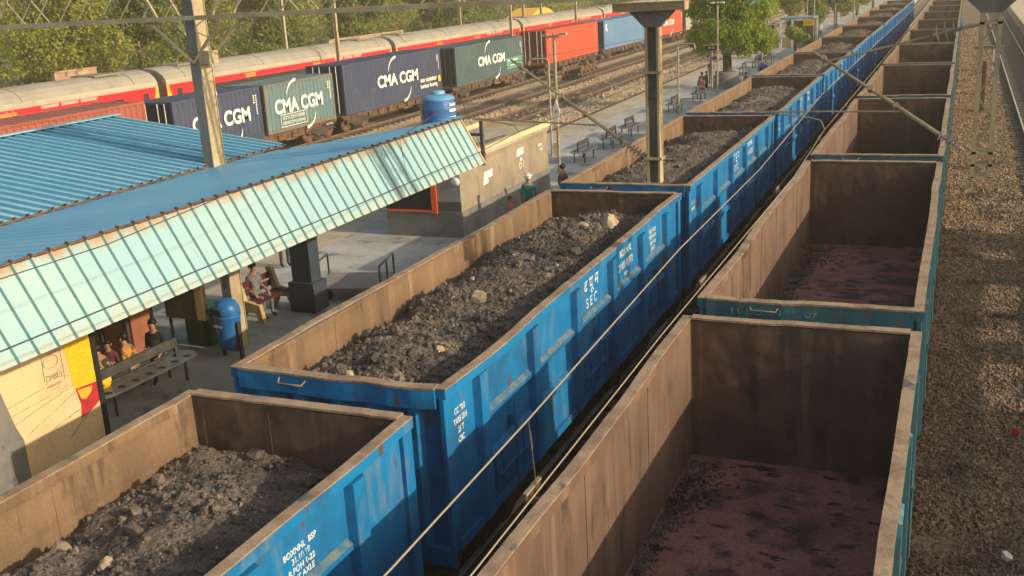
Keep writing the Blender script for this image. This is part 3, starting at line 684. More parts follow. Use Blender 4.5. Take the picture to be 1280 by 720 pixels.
# steel bench with perforated seat, near people
def make_bench(name, label, cat='bench', group=None, L=2.0):
    t = thing(name, label, cat, group=group)
    A = MB(); pts = []
    for s, a0 in ((1, -90), (-1, 90)):
        for q in range(0, 181, 20):
            a = R(a0+q); pts.append((.33*math.cos(a), s*(L/2-.2)+.3*math.sin(a) if False else s*(L/2-.33)+.33*math.sin(a)))
    pts = []
    for q in range(0, 181, 15): a = R(q); pts.append((.36*math.cos(a), L/2-.36+.36*math.sin(a)))
    for q in range(180, 361, 15): a = R(q); pts.append((.36*math.cos(a), -L/2+.36+.36*math.sin(a)))
    A.prism(pts, 'z', .43, .465); seat = A.build('seat', M_seat, t)
    A = MB(); n = 7
    for i in range(n):
        y = -L/2+.3+i*(L-.6)/(n-1)
        for x in (-.19, .19):
            A.prism([(x+.09*math.cos(R(q)), y+.07*math.sin(R(q))) for q in range(0, 360, 45)], 'z', .4655, .468)
    A.build('seat_holes', M_dark, seat)
    A = MB(); A.box(-.022, .022, -L/2+.2, L/2-.34, .66, .84); A.box(-.015, .015, -L/2+.2, L/2-.34, .54, .57); A.build('backrest', M_bench, t)
    for y in (-L/2+.24, L/2-.38):
        A = MB(); A.box(-.03, .03, y-.03, y+.03, .4655, .72); A.build('back_post', M_bench, t)
    for y in (-L/2+.4, L/2-.4):
        for x in (-.22, .22):
            A = MB(); A.tube([(x, y, 0), (x, y, .43)], .028, 8); A.build('leg', M_bench, t)
    return t
bn = make_bench('bench', 'dark steel double bench with perforated seat beside the painted wall', L=2.6); bn.location = (-13.72, 14.05, .8); bn.rotation_euler = (0, 0, R(-3))
bp = make_bench('platform_bench', '', group='steel benches along the open platform', L=1.9)
blab = ['steel bench nearest the concrete hut on the open platform', 'steel bench just left of the hanging mast', 'steel bench half behind the hanging mast', 'steel bench right of the hanging mast', 'steel bench nearest the camera side of the seated group', 'first steel bench beyond the tree planter', 'second steel bench beyond the tree planter', 'third steel bench beyond the tree planter']
for i, y in enumerate((39.6, 43.0, 46.4, 54.6, 59.5, 74.2, 79.0, 83.6)):
    o = bp if i == 0 else copy_tree(bp); o.location = (-13.75+.12*math.sin(i*2), y, .8); o['label'] = blab[i]

# bins, board, concrete seat, trolley
t = thing('litter_bin', 'blue plastic litter bin with domed hood beside the canopy column', 'bin', (-13.42, 16.3, 1.03), R(-10))
t.scale = (.8, .8, .8)
A = MB(); A.lathe([(0, 0), (.27, 0), (.29, .1), (.33, .78), (.35, .82), (.35, .86), (.33, .86)], n=24); A.build('body', M_bin, t)
A = MB(); A.box(-.3, -.24, -.05, .05, -.2875, .7); A.box(.34, .40, -.05, .05, -.2875, .7); A.box(-.3, .40, -.03, .03, -.06, -.005); A.box(-.3, .4, .02, .06, .58, .62); A.build('stand', M_steel, t)
A = MB(); A.lathe([(.33, .862), (.345, .9), (.33, 1.05), (.25, 1.2), (.12, 1.27), (0, 1.29)], n=24); A.build('hood', M_bin, t)
A = MB(); A.prism([(-.2, .92), (.2, .92), (.17, 1.06), (-.17, 1.06)], 'y', -.36, -.3); A.build('opening', M_dark, t)
text('lettering', 'USE ME', .09, M_letter, t, (0, -.345, .62), (1, 0, 0), (0, 0, 1))
t = thing('litter_bin', 'dark green bin half hidden under the brown board', 'bin', (-14.6, 17.05, .8))
A = MB(); A.prism([(-.32, -.3), (.32, -.3), (.32, .3), (-.32, .3)], 'z', 0, .75); A.box(-.35, .35, -.33, .33, .752, .82); A.build('body', M_bingreen, t)
t = thing('notice_board', 'brown notice board with pale side post hanging under the canopy edge', 'board', (-14.7, 16.7, .8))
A = MB(); A.box(-.62, .22, -.04, .04, .60, 1.3); A.build('board', M_wood, t)
A = MB(); A.box(.222, .42, -.06, .06, .60, 1.5); A.build('side_post', M_woodpale, t)
A = MB(); A.box(-.57, -.53, -.03, .03, 0, .598); A.box(.30, .34, -.03, .03, 0, .598); A.build('leg', M_steel, t)
t = thing('slatted_bench', 'cream concrete seat with dark red slats next to the column', 'bench', (-14.5, 18.5, .8), R(0))
for yy2 in (-.2, 1.05):
    A = MB(); A.prism([(.32, 0), (.44, 0), (.36, .42), (-.02, .5), (-.16, .95), (-.30, .97), (-.2, .5), (-.16, .2), (-.28, 0), (-.14, 0), (-.02, .26), (.22, .26)], 'y', yy2, yy2+.12); A.build('end_frame', M_woodpale, t)
A = MB()
for x in (.26, .1, -.05): A.box(x-.06, x+.06, -.12, 1.1, .43, .46)
A.build('seat', M_maroon, t)
A = MB()
for z in (.6, .78): A.box(-.18-(z-.5)*.2, -.15-(z-.5)*.2, -.12, 1.1, z-.07, z+.07)
A.build('backrest', M_maroon, t)
t = thing('platform_trolley', 'flat steel platform trolley with hoop rails at both ends', 'trolley', (-13.25, 20.85, .8), R(14))
A = MB(); A.box(-.78, .85, -.7, .7, .30, .35); A.build('deck', mat('trolley_deck', (.24, .20, .18), (.3, .25, .21), 3, rough=.8), t)
for x in (-.80, .87):
    A = MB(); A.tube([(x, -.62, .32), (x, -.62, .85), (x, .62, .85), (x, .62, .32)], .026, 8)
    if x > 0: A.tube([(x, 0, .32), (x, 0, .85)], .024, 8)
    A.build('end_rail', M_bench, t)
for x in (-.5, .6):
    for y in (-.5, .5):
        A = MB(); A.lathe([(0, -.04), (.14, -.04), (.14, .04), (0, .04)], (x, y, .14), 16, 0, 'y'); A.bar((x, y, .16), (x, y, .3), .06, .05); A.build('wheel', M_dark, t)

# ------------------------------------------------------------------ concrete hut
h = thing('concrete_hut', 'flat roofed concrete hut with an orange framed opening beyond the canopy end', 'hut')
X0, X1, Y0, Y1, ZR = -15.45, -13.02, 26.62, 33.7, 2.95
A = MB(); A.box(X0, X1, Y0, Y1, .8, ZR, 0); A.build('wall', mat('hut_wall', (.34, .275, .195), (.27, .22, .16), 1.0, .4, .65, c3=(.17, .145, .11), s3=2.4, lo3=.54, hi3=.7, st3=(1, 1, .4), rough=.92, bump=.3, bscale=18), h)
A = MB(); A.box(X0-.03, X1+.03, Y0-.03, Y1+.03, .8, 1.56, 0); A.build('plinth', M_concgrey_shade, h)
A = MB(); A.box(X0-.02, X1-.0, Y0-.02, Y0-.004, 1.56, ZR-.02, 0); A.box(X0-.02, X1+.012, Y0-.026, Y0-.021, 1.58, 1.86, 1); A.build('front_render', [mat('front_cement', (.34, .32, .295), (.26, .245, .23), 1.2, c3=(.2, .19, .175), s3=3, rough=.92), mat('dark_band', (.11, .10, .09), rough=.95)], h)
A = MB(); A.box(X0-.1, X1+.1, Y0-.1, Y1+.1, ZR, ZR+.10); A.build('roof', M_conc, h)
A = MB()
A.box(X1-.02, X1+.1, Y0-.1, Y1+.1, ZR+.102, ZR+.24); A.box(X0-.1, X0+.02, Y0-.1, Y1+.1, ZR+.102, ZR+.24); A.box(X0+.02, X1-.02, Y1-.02, Y1+.1, ZR+.102, ZR+.24)
A.build('parapet', M_cream, h)
A = MB(); A.box(X0+.05, -13.95, Y0-.05, Y0-.03, 1.6, 2.6); A.build('opening', M_dark, h)
A = MB(); A.box(-13.95, -13.78, Y0-.07, Y0-.028, 1.5, 2.7); A.box(X0, -13.95, Y0-.07, Y0-.028, 1.54, 1.6); A.build('opening_frame', M_orange, h)
A = MB()
for (y, z, a, c) in ((31.2, 2.55, .3, .12), (31.25, 2.30, .1, .05), (28.6, 2.3, .35, .12), (33.0, 2.5, .16, .04), (33.1, 2.34, .1, .04), (28.4, 2.1, .2, .07)):
    A.prism([(y-a, z-c), (y+a*.9, z-c*.8), (y+a, z+c), (y-a*.8, z+c*.9)], 'x', X1, X1+.004)
A.build('peeled_poster', M_white, h)
text('lettering', 'D 1', .3, M_letter, h, (X1+.004, 31.3, 2.1), (0, 1, 0), (0, 0, 1))
A = MB(); A.lathe([(0, 0), (.13, 0), (.13, .03), (0, .05)], (-13.15, Y0-.05, 2.45), 16, 0, 'y'); A.build('wall_lamp', M_white, h)
# roof rails lying over the hut
A = MB(); A.tube([(-13.9, 27.2, ZR+.14), (-13.5, 29.5, ZR+.2), (-13.2, 30.5, ZR+.25)], .03, 8); A.build('roof_pipe', M_rusty, h)

# water tank on a stand behind the canopy
t = thing('water_tank', 'round blue plastic water tank with pale lid behind the canopy roof', 'water tank', (-16.55, 32.6, .8))
A = MB(); A.lathe([(0, 2.15), (.56, 2.15), (.58, 2.2), (.57, 2.5), (.59, 2.55), (.57, 2.6), (.57, 2.95), (.59, 3.0), (.57, 3.05), (.55, 3.32), (.44, 3.42), (.22, 3.5)], n=28); A.build('body', M_tank, t)
A = MB(); A.lathe([(.24, 3.47), (.25, 3.56), (.2, 3.6), (0, 3.61)], n=20)
A.build('lid', M_tanklid, t)
A = MB(); A.lathe([(.565, 3.3), (.57, 3.34), (.45, 3.435), (.26, 3.49), (.25, 3.48)], n=28); A.build('shoulder', mat('tank_top', (.10, .30, .55), rough=.5), t)
A = MB(); A.tube([(-.47, -.40, 0), (-.47, -.40, 3.2)], .04, 8); A.build('pipe', M_tan, t)
A = MB()
for z in (2.4, 2.7, 2.95, 3.15): A.prism([(.575*math.cos(R(a)), .575*math.sin(R(a))) for a in (-26, -14, -2, 8)] + [(.60*math.cos(R(a)), .60*math.sin(R(a))) for a in (8, -2, -14, -26)], 'z', z-.045, z+.045)
A.build('lettering', M_letter, t)
A = MB()
for x in (-.45, .45):
    for y in (-.3, .45): A.box(x-.06, x+.06, y-.06, y+.06, 0, 2.05)
A.box(-.65, .65, -.65, .65, 2.05, 2.148); A.build('stand', M_concgrey_shade, t)

# ------------------------------------------------------------------ portal, cantilevers and wires
p = thing('overhead_portal', 'tan steel electrification portal with lattice boom and two hanging masts over the trains', 'portal')
y = 16.8  # portal scaled about the camera to this depth; coordinates below hold the scaled values
A = MB(); A.box(-13.70, -13.515, y-.17, y+.17, .8, 8.7, 0); A.box(-13.72, -13.495, y-.19, y-.171, .8, 8.7, 1); A.box(-13.72, -13.495, y+.171, y+.19, .8, 8.7, 0)  # front plate coloured grey to stand for the mast's shaded side
A.box(-13.514, -13.29, y-.14, y+.14, 6.66, 6.9, 0)
A.build('mast', [M_tan, M_concgrey_shade], p)
A = MB()
zb, zt2 = 7.53, 8.5
for yy3 in (y-.32, y+.32):
    for z in (zb, zt2): A.box(-24, 9, yy3-.04, yy3+.04, z-.04, z+.04)
    n = 30
    for i in range(n):
        x0 = -24+i*1.1; x1 = x0+.9
        A.bar((x0, yy3, zb), (x1, yy3, zt2), .022, .022); 
        if i % 3 == 2: A.bar((x1, yy3, zb), (x0, yy3, zt2), .022, .022)
for i in range(31):
    x0 = -24+i*1.1; A.bar((x0, y-.3, zb), (x0+.55, y+.3, zb), .018, .018); A.bar((x0+.55, y+.3, zb), (x0+1.1, y-.3, zb), .018, .018)
A.build('boom', M_tan, p)
A = MB()
for yy3 in (y-.32, y+.32):
    d = (yy3-y)*.7
    A.bar((-13.6, y+d, 6.70), (-12.8, yy3, 7.44), .045); A.bar((-13.6, y+d, 6.70), (-14.4, yy3, 7.44), .045)
    A.bar((-13.0, yy3, 7.48), (-12.5, yy3, 8.35), .045); A.bar((-14.2, yy3, 7.48), (-14.7, yy3, 8.35), .045)
A.build('knee_brace', M_tan, p)
def drop_arm_H(x, z0):
    A = MB()
    for s in (-1, 1): A.box(x+s*.095-.018, x+s*.095+.018, y-.11, y+.11, z0, 7.03, 0)
    A.box(x-.077, x+.077, y-.012, y+.012, z0, 7.03, 1)  # web coloured grey for the shade between the flanges
    A.prism([(x-.12, 7.03), (x+.12, 7.03), (x+.36, 7.28), (x-.36, 7.28)], 'y', y-.10, y+.10, 1)
    A.box(x-.62, x+.55, y-.16, y+.16, 7.282, 7.42, 0)
    A.box(x-.15, x+.15, y-.14, y+.14, 6.3, 6.34, 0); A.box(x-.15, x+.15, y-.14, y+.14, 4.9, 4.94, 0)
    return A.build('drop_arm', [M_tan, M_concgrey_shade], p)
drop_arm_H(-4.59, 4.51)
A = MB(); x = .357
for s in (-1, 1):
    for d in (-1, 1): A.box(x+s*.115-.03, x+s*.115+.03, y+d*.13-.03, y+d*.13+.03, 4.70, 7.06)
for d in (-1, 1):
    for i in range(6):
        z0 = 4.8+i*.37; a, c = (-.1, .1) if i % 2 else (.1, -.1)
        A.bar((x+a, y+d*.13, z0), (x+c, y+d*.13, z0+.33), .025, .012)
for z in (4.68, 4.87, 5.05, 6.9): 
    A.box(x-.145, x+.145, y-.16, y-.10, z, z+.035); A.box(x-.145, x+.145, y+.10, y+.16, z, z+.035)
A.box(x-.2, x+.2, y-.05, y+.05, 6.55, 6.59); A.box(x-.24, x+.2, y-.05, y+.05, 5.035, 5.048)
A.build('drop_arm', M_tan, p)
A = MB(); A.prism([(x-.14, 7.06), (x+.14, 7.06), (x+.38, 7.29), (x-.38, 7.29)], 'y', y-.16, y+.16); A.box(x-.6, x+.6, y-.2, y+.2, 7.292, 7.42); A.build('arm_head', M_concgrey_shade, p)
def insul(mb, a, c, n=5, r=.085):
    a = Vector(a); c = Vector(c); mb.tube([a, c], .028, 8); d = (c-a).normalized()
    u = Vector((0, 1, 0)); v = d.cross(u)
    for i in range(n):
        q = a.lerp(c, (i+.5)/n); vs = [q+d*o+(u*math.cos(2*math.pi*k/14)+v*math.sin(2*math.pi*k/14))*rr for o, rr in ((-.012, r), (.014, .03)) for k in range(14)]
        mb.add(vs, [tuple(range(14)), tuple(range(27, 13, -1))]+[(k, (k+1) % 14, 14+(k+1) % 14, 14+k) for k in range(14)])
def cantilever(foot, tip, stay, reg0, reg1, steady, insul_r=.09):
    c = MB(); foot, tip = Vector(foot), Vector(tip)
    i0 = foot.lerp(tip, .03); i1 = foot.lerp(tip, .17)
    c.tube([i1, foot.lerp(tip, .55)], .032, 8); c.tube([foot.lerp(tip, .5), tip], .022, 8)
    c.tube([reg0, reg1], .016, 6); c.tube(steady, .012, 6)
    for q in (.45, .62, .93): m2 = foot.lerp(tip, q); c.tube([m2+Vector((0, -.04, .03)), m2+Vector((0, .04, -.03))], .045, 8)
    if stay: s0, s1 = Vector(stay[0]), Vector(stay[1]); c.tube([s0.lerp(s1, .32), s1], .02, 6)
    o = c.build('cantilever', M_rusty if False else M_tan, p)
    k2 = MB(); insul(k2, i0, i1, 6, insul_r); k2.tube([foot, i0], .02, 6); k2.build('insulator', M_insul, o)
    if stay:
        k2 = MB(); insul(k2, s0.lerp(s1, .08), s0.lerp(s1, .3), 4, insul_r*1.6); k2.tube([s0, s0.lerp(s1, .08)], .03, 6); k2.build('insulator', M_insul, o)
cantilever((.126, y, 5.07), (-2.08, y, 6.57), ((.21, y, 6.9), (-1.84, y, 6.43)), (-.69, y, 5.66), (-2.71, y, 5.67), [(-2.68, y, 5.65), (-2.1, y, 5.57), (-1.95, y, 5.53), (-1.89, y, 5.39)])
cantilever((-4.72, y, 4.89), (-7.09, y, 6.58), None, (-5.6, y, 5.46), (-7.88, y, 5.58), [(-7.82, y, 5.56), (-7.35, y, 5.51), (-7.09, y, 5.46), (-7.01, y, 5.35)])
A = MB(); insul(A, (-5.2, y-.3, 7.53), (-4.6, y-.3, 7.55), 8, .06); A.build('insulator', M_insul, p)

def wire(label, mess, cont, drops, rm=.0050, rc=.0046, M=M_wire):
    t = thing('overhead_wire', label, 'overhead wire')
    A = MB(); A.tube(mess, rm, 6); A.build('messenger_wire', M, t)
    A = MB(); A.tube(cont, rc, 6); A.build('contact_wire', M, t)
    for a, b2 in drops: A = MB(); A.tube([a, b2], .0028, 6); A.tube([Vector(a).lerp(Vector(b2), .15), Vector(a).lerp(Vector(b2), .42)], .006, 6); A.build('dropper', M_wiredark, t)
wire('pale tan overhead wire pair running lengthwise above the empty wagons', [(-1.85, -12, 6.2), (-1.83, -2, 5.9), (-1.82, 2.9, 5.81), (-1.8, 4.25, 5.85), (-1.8, 7.2, 5.93), (-1.8, 10.5, 5.91), (-1.9, 16.8, 5.98), (-1.9, 40, 5.9), (-1.8, 75, 6.1), (-1.85, 160, 6.0)],
     [(-1.76, -12, 5.52), (-1.76, -2, 5.5), (-1.75, 3.5, 5.50), (-1.75, 6.5, 5.52), (-1.74, 12.5, 5.46), (-1.89, 16.8, 5.39), (-1.75, 45, 5.5), (-1.8, 160, 5.5)],
     [((-1.8, 4.24, 5.85), (-1.76, 4.2, 5.5)), ((-1.82, 20, 6.0), (-1.8, 20, 5.5))])
wire('thin dark overhead wire pair in front of the pale canopy sheet', [(-6.2, -8, 6.3), (-6.2, 5.1, 6.03), (-6.2, 6.2, 6.02), (-6.2, 8, 6.12), (-6.3, 11.2, 6.08), (-7.0, 16.8, 6.55), (-6.6, 40, 6.1), (-6.8, 75, 6.5), (-6.8, 160, 6.1)],
     [(-6.1, -8, 5.55), (-6.13, 5, 5.55), (-6.15, 10.3, 5.55), (-6.25, 13.5, 5.55), (-7.0, 16.8, 5.35), (-6.6, 60, 5.5), (-6.6, 160, 5.5)],
     [((-6.25, 11.2, 6.08), (-6.18, 11.2, 5.56)), ((-6.6, 13.7, 6.3), (-6.3, 13.7, 5.54))], .0045, .0065, M_wiredark)

# ------------------------------------------------------------------ containers on flat wagons
CX = -32.4
def face_x(y): return CX + max(0, y-75)**2*.0003
CONT_DEF = [  # y0, y1, top z, paint, name for label, markings
    (22.3, 35.9, 3.80, 'brown', 'brown red container at the left edge partly behind the canopy', None),
    (37.6, 44.15, 3.53, 'navy', 'short navy container with white letters, crossed by the portal mast', 'cma'),
    (44.5, 51.0, 3.52, 'tealc', 'short teal container with white letters and a boxed text', 'cma_eco'),
    (52.1, 64.6, 3.84, 'navy', 'long navy ribbed container with white letters and small text on the right', 'cma_bam'),
    (66.9, 79.4, 3.68, 'tealdark', 'long dark teal container with white letters and a green sticker', 'cma_stick'),
    (84.5, 98.0, 3.78, 'red', 'bright red container with a dark maroon door end', 'codes'),
    (99.7, 113.2, 3.72, 'cblue', 'plain light blue container beyond the red one', 'star'),
    (116.0, 128.4, 3.55, 'red', 'red container seen right of the hanging mast, with a white smudge', 'cma'),
    (129.7, 142.5, 3.5, 'cgrey', 'pale grey container beside the tree, with white marks', 'star'),
    (145, 158, 3.6, 'red', 'red container glimpsed right of the tree crown', None),
    (159.5, 172, 3.6, 'cblue', 'blue container far down the yard behind the tree', None)]
PAINT = dict(brown=mat('paint_brown', (.33, .10, .07), (.26, .08, .06), .6, rough=.6), navy=mat('paint_navy', (.050, .066, .125), (.066, .08, .135), .5, .4, .7, c3=(.10, .11, .15), s3=1.2, lo3=.6, hi3=.75, rough=.55),
             tealc=mat('paint_teal', (.115, .19, .21), (.15, .22, .22), .5, .4, .7, c3=(.19, .15, .11), s3=1.4, lo3=.63, hi3=.75, rough=.6), tealdark=mat('paint_darkteal', (.07, .115, .13), (.095, .13, .14), .5, .4, .7, c3=(.13, .13, .12), s3=1.1, lo3=.6, hi3=.75, rough=.6),
             red=mat('paint_red', (.56, .085, .045), (.47, .085, .05), .5, .4, .7, rough=.55), cblue=mat('paint_blue', (.12, .24, .42), (.15, .27, .43), .4, .4, .7, c3=(.2, .26, .33), s3=1, rough=.55), cgrey=mat('paint_grey', (.42, .40, .35), (.33, .31, .28), .6, rough=.6))
def swoosh(A, cx, cyy, r, a0, a1, wmax, xx, flip=1):
    n = 14; o = []; i_ = []
    for k in range(n+1):
        t = k/n; a = R(a0+(a1-a0)*t); wd = wmax*(.15+.85*t)
        o.append((cx+(r+wd)*math.cos(a), cyy+(r+wd)*.8*math.sin(a))); i_.append((cx+r*math.cos(a), cyy+r*.8*math.sin(a)))
    A.prism(o+i_[::-1], 'x', xx, xx+.004)
def container(y0, y1, zt, paint, label, marks):
    yc = (y0+y1)/2; L = y1-y0; x1 = 0; x0 = -2.44; z0 = 1.0
    t = thing('shipping_container', label, 'container', (face_x(yc), y0, 0), group='containers on the flat wagons')
    sl2 = (face_x(y1)-face_x(y0))/L; t.rotation_euler = (0, 0, -math.atan(sl2))
    P = PAINT[paint]; A = MB()
    # corrugated long side (facing the camera side) and far side
    for xs, d in ((-.012, -1), (x0+.012, 1)):
        pts = []; q = .12; n = int((L-.24)/.34); st = (L-.24)/n
        for k in range(n):
            a = q+k*st; pts += [(xs, a), (xs, a+st*.32), (xs+d*.055, a+st*.45), (xs+d*.055, a+st*.85)]
        pts.append((xs, q+n*st)); m3 = len(pts)
        vs = [(x, yy4, z) for z in (z0+.16, zt-.12) for x, yy4 in pts]; A.add(vs, [(k, k+1, m3+k+1, m3+k) for k in range(m3-1)])
    A.box(x0+.02, -.06, .1, L-.02, zt-.05, zt-.02); A.box(x0+.06, -.06, L-.05, L-.02, z0+.15, zt-.1); A.box(x0+.02, -.06, .1, L-.05, z0+.03, z0+.1)
    for k in range(int(L/.6)): A.box(x0+.1, -.1, .3+k*.6, .55+k*.6, zt-.0195, zt-.006)
    A.build('body', P, t, fixn=False)
    A = MB()
    for yy5 in (0, L-.12):
        for xx in (x0, -.12): A.box(xx, xx+.12, yy5, yy5+.12, z0, zt)
    for xx in (x0, -.1): A.box(xx, xx+.1, .121, L-.121, z0, z0+.155); A.box(xx, xx+.1, .121, L-.121, zt-.115, zt-.002)
    for yy5 in (0.01, L-.11): A.box(x0+.121, -.121, yy5, yy5+.1, zt-.1, zt-.003); A.box(x0+.121, -.121, yy5, yy5+.1, z0, z0+.14)
    A.build('frame', P if paint != 'tealc' else mat('frame_rust', (.20, .13, .09), (.14, .17, .17), 3, rough=.7), t)
    A = MB(); A.box(x0+.121, x0/2-.01, .04, .08, z0+.141, zt-.101); A.box(x0/2+.01, -.121, .04, .08, z0+.141, zt-.101); 
    for zz in (1.4, 1.9, 2.4, 2.9):
        A.box(x0+.2, -.2, .025, .039, zz, zz+.04)
    D = A.build('door', mat('door_'+paint, tuple(c*.55 for c in {'red': (.3, .05, .045), 'navy': (.03, .05, .12), 'brown': (.3, .1, .07), 'tealc': (.1, .16, .18), 'tealdark': (.05, .07, .09), 'cblue': (.05, .09, .2), 'cgrey': (.3, .28, .25)}[paint]), rough=.6), t)  # door paint darkened, with the end's shade put into the colour
    A = MB()
    for xx in (-.45, -.85, -1.55, -1.98): A.tube([(xx, .012, z0+.1), (xx, .012, zt-.06)], .024, 6); A.box(xx-.05, xx+.05, -.012, .0, z0+.7, z0+.76)
    A.build('locking_bars', M_white if paint in ('navy', 'red') else M_steel, D)
    xx = .004
    if marks and marks.startswith('cma'):
        big = {'cma': .95, 'cma_eco': .98, 'cma_bam': .95, 'cma_stick': .9}[marks]; cy2 = L*({'cma': .52, 'cma_eco': .47, 'cma_bam': .52, 'cma_stick': .5}[marks]); zc = z0 + (zt-z0)*.50
        if L > 10 and marks == 'cma': big = .8
        sx = 1.28 if L < 8 else 1.2
        text('lettering', 'CMA CGM', big, M_letter, t, (xx, cy2, zc), (0, 1, 0), (0, 0, 1), sx=sx*(.78 if L < 8 else 1.0), bold=.030, spacing=1.0)
        A = MB(); s = 1 if L < 8 else 1.1
        swoosh(A, cy2-.15*s, zc+.46, .95*s, 172, 92, .2, xx, 1); swoosh(A, cy2+.45*s, zc-.50, .95*s, -8, -88, .2, xx, 1); A.build('swoosh', M_letter, t)
        A = MB()
        for k in range(9): A.box(xx, xx+.003, L-.42, L-.34, zt-.45-k*.11, zt-.38-k*.11)
        for k in range(4): A.box(xx, xx+.003, L-.62, L-.52, zt-.45-k*.11, zt-.38-k*.11)
        A.build('code_marks', M_letter, t)
    if marks == 'cma_eco':
        A = MB(); zc = z0+.55
        for (a, b2, c, d) in ((1.2, 3.6, zc+.3, zc+.33), (1.2, 3.6, zc-.33, zc-.3), (1.2, 1.23, zc-.3, zc+.3), (3.57, 3.6, zc-.3, zc+.3)): A.box(xx, xx+.003, a, b2, c, d)
        A.build('text_box', M_letter, t)
        text('lettering', 'ECO CONTAINER', .26, M_letter, t, (xx, 2.4, zc+.13), (0, 1, 0), (0, 0, 1)); text('lettering', 'BAMBOO FLOORING', .22, M_letter, t, (xx, 2.4, zc-.14), (0, 1, 0), (0, 0, 1))
    if marks == 'cma_bam':
        text('lettering', 'eco container', .42, M_letter, t, (xx, L*.845, z0+1.0), (0, 1, 0), (0, 0, 1), bold=.01); text('lettering', 'bamboo flooring', .36, M_letter, t, (xx, L*.845, z0+.6), (0, 1, 0), (0, 0, 1), bold=.01)
        A = MB(); A.box(xx, xx+.003, L-.55, L-.2, z0+.7, z0+1.1); A.build('sticker', M_yellow, t)
    if marks == 'cma_stick':
        A = MB(); A.box(xx, xx+.003, L*.72, L-.25, z0+.35, z0+1.2); A.build('sticker', mat('sticker_green', (.08, .26, .19), (.13, .33, .27), 2, rough=.6), t)
        A = MB(); A.box(xx+.0035, xx+.006, L*.74, L*.9, z0+.95, z0+1.05); A.box(xx+.0035, xx+.006, L*.74, L*.95, z0+.6, z0+.66); A.build('sticker_text', M_letter, t)
    if marks == 'codes':
        text('lettering', '\n'.join('CXIU22'), .26, M_letter, t, (xx, .75, zt-1.15), (0, 1, 0), (0, 0, 1))
        text('lettering', '\n'.join('TRIU81'), .26, M_letter, t, (xx, L-.7, zt-1.0), (0, 1, 0), (0, 0, 1))
    if marks == 'star':
        text('lettering', 'K', .9, M_letter, t, (xx, .75, zt-.7), (0, 1, 0), (0, 0, 1), bold=.04)
    return t
for c in CONT_DEF: container(*c)
def flat_wagon(y0, y1, label):
    yc = (y0+y1)/2; t = thing('flat_wagon', label, 'wagon', (face_x(yc)-1.22, y0, 0), -math.atan((face_x(y1)-face_x(y0))/(y1-y0)), group='flat wagons under the containers'); L = y1-y0
    A = MB(); A.box(-1.1, 1.1, .1, L-.1, .86, .995); 
    for s in (-1, 1): A.prism([(.3, .86), (L-.3, .86), (L-.3, .72), (L*.78, .55), (L*.22, .55), (.3, .72)], 'x', s*1.02-.06, s*1.02+.06)
    for k in range(7): A.box(-1.2, 1.2, L*.22+k*L*.09, L*.22+k*L*.09+.15, .62, .85)
    A.build('deck', M_rusty, t); bogie(t, 1.8); bogie(t, L-1.8)
    A = MB(); A.box(1.1, 1.13, L-1.6, L-.2, .72, .86); A.build('name_plate', M_dark, t); text('lettering', 'BLCA 61250', .13, M_letter, t, (1.132, L-.9, .79), (0, 1, 0), (0, 0, 1))
for i, (a, b2) in enumerate(((21.9, 36.3), (37.2, 51.3), (51.7, 65.2), (66.3, 80.6), (84.2, 98.4), (99.3, 113.6), (115.6, 128.8), (129.3, 143), (144.6, 158.3), (159.1, 172.3))):
    flat_wagon(a, b2, ['rusty flat wagon under the brown red container', 'rusty flat wagon under the two short containers', 'rusty flat wagon under the long navy container', 'rusty flat wagon under the dark teal container', 'rusty flat wagon under the bright red container', 'rusty flat wagon under the light blue container', 'rusty flat wagon under the smudged red container', 'rusty flat wagon under the pale grey container', 'rusty flat wagon under the red container right of the tree', 'rusty flat wagon under the farthest blue container'][i])
# loose wheelsets beside the blue container
ws = None
for i in range(4):
    if ws is None:
        ws = thing('wheelset', '', 'wheelset', group='spare wheelsets beside the yard track'); A = MB()
        for s in (-1, 1): A.lathe([(0, -.07), (.5, -.07), (.5, -.04), (.46, .06), (.15, .05), (0, .08)], (s*.8, 0, .46), 20, 0, 'x')
        A.build('wheels', M_rusty, ws); A = MB(); A.tube([(-1, 0, .46), (1, 0, .46)], .09, 10); A.build('axle', M_steel, ws); o = ws
    else: o = copy_tree(ws)
    o.location = (-29.3, 82.5+i*1.05, 0); o['label'] = 'rusty spare wheelset standing on the yard track below the red and blue containers'

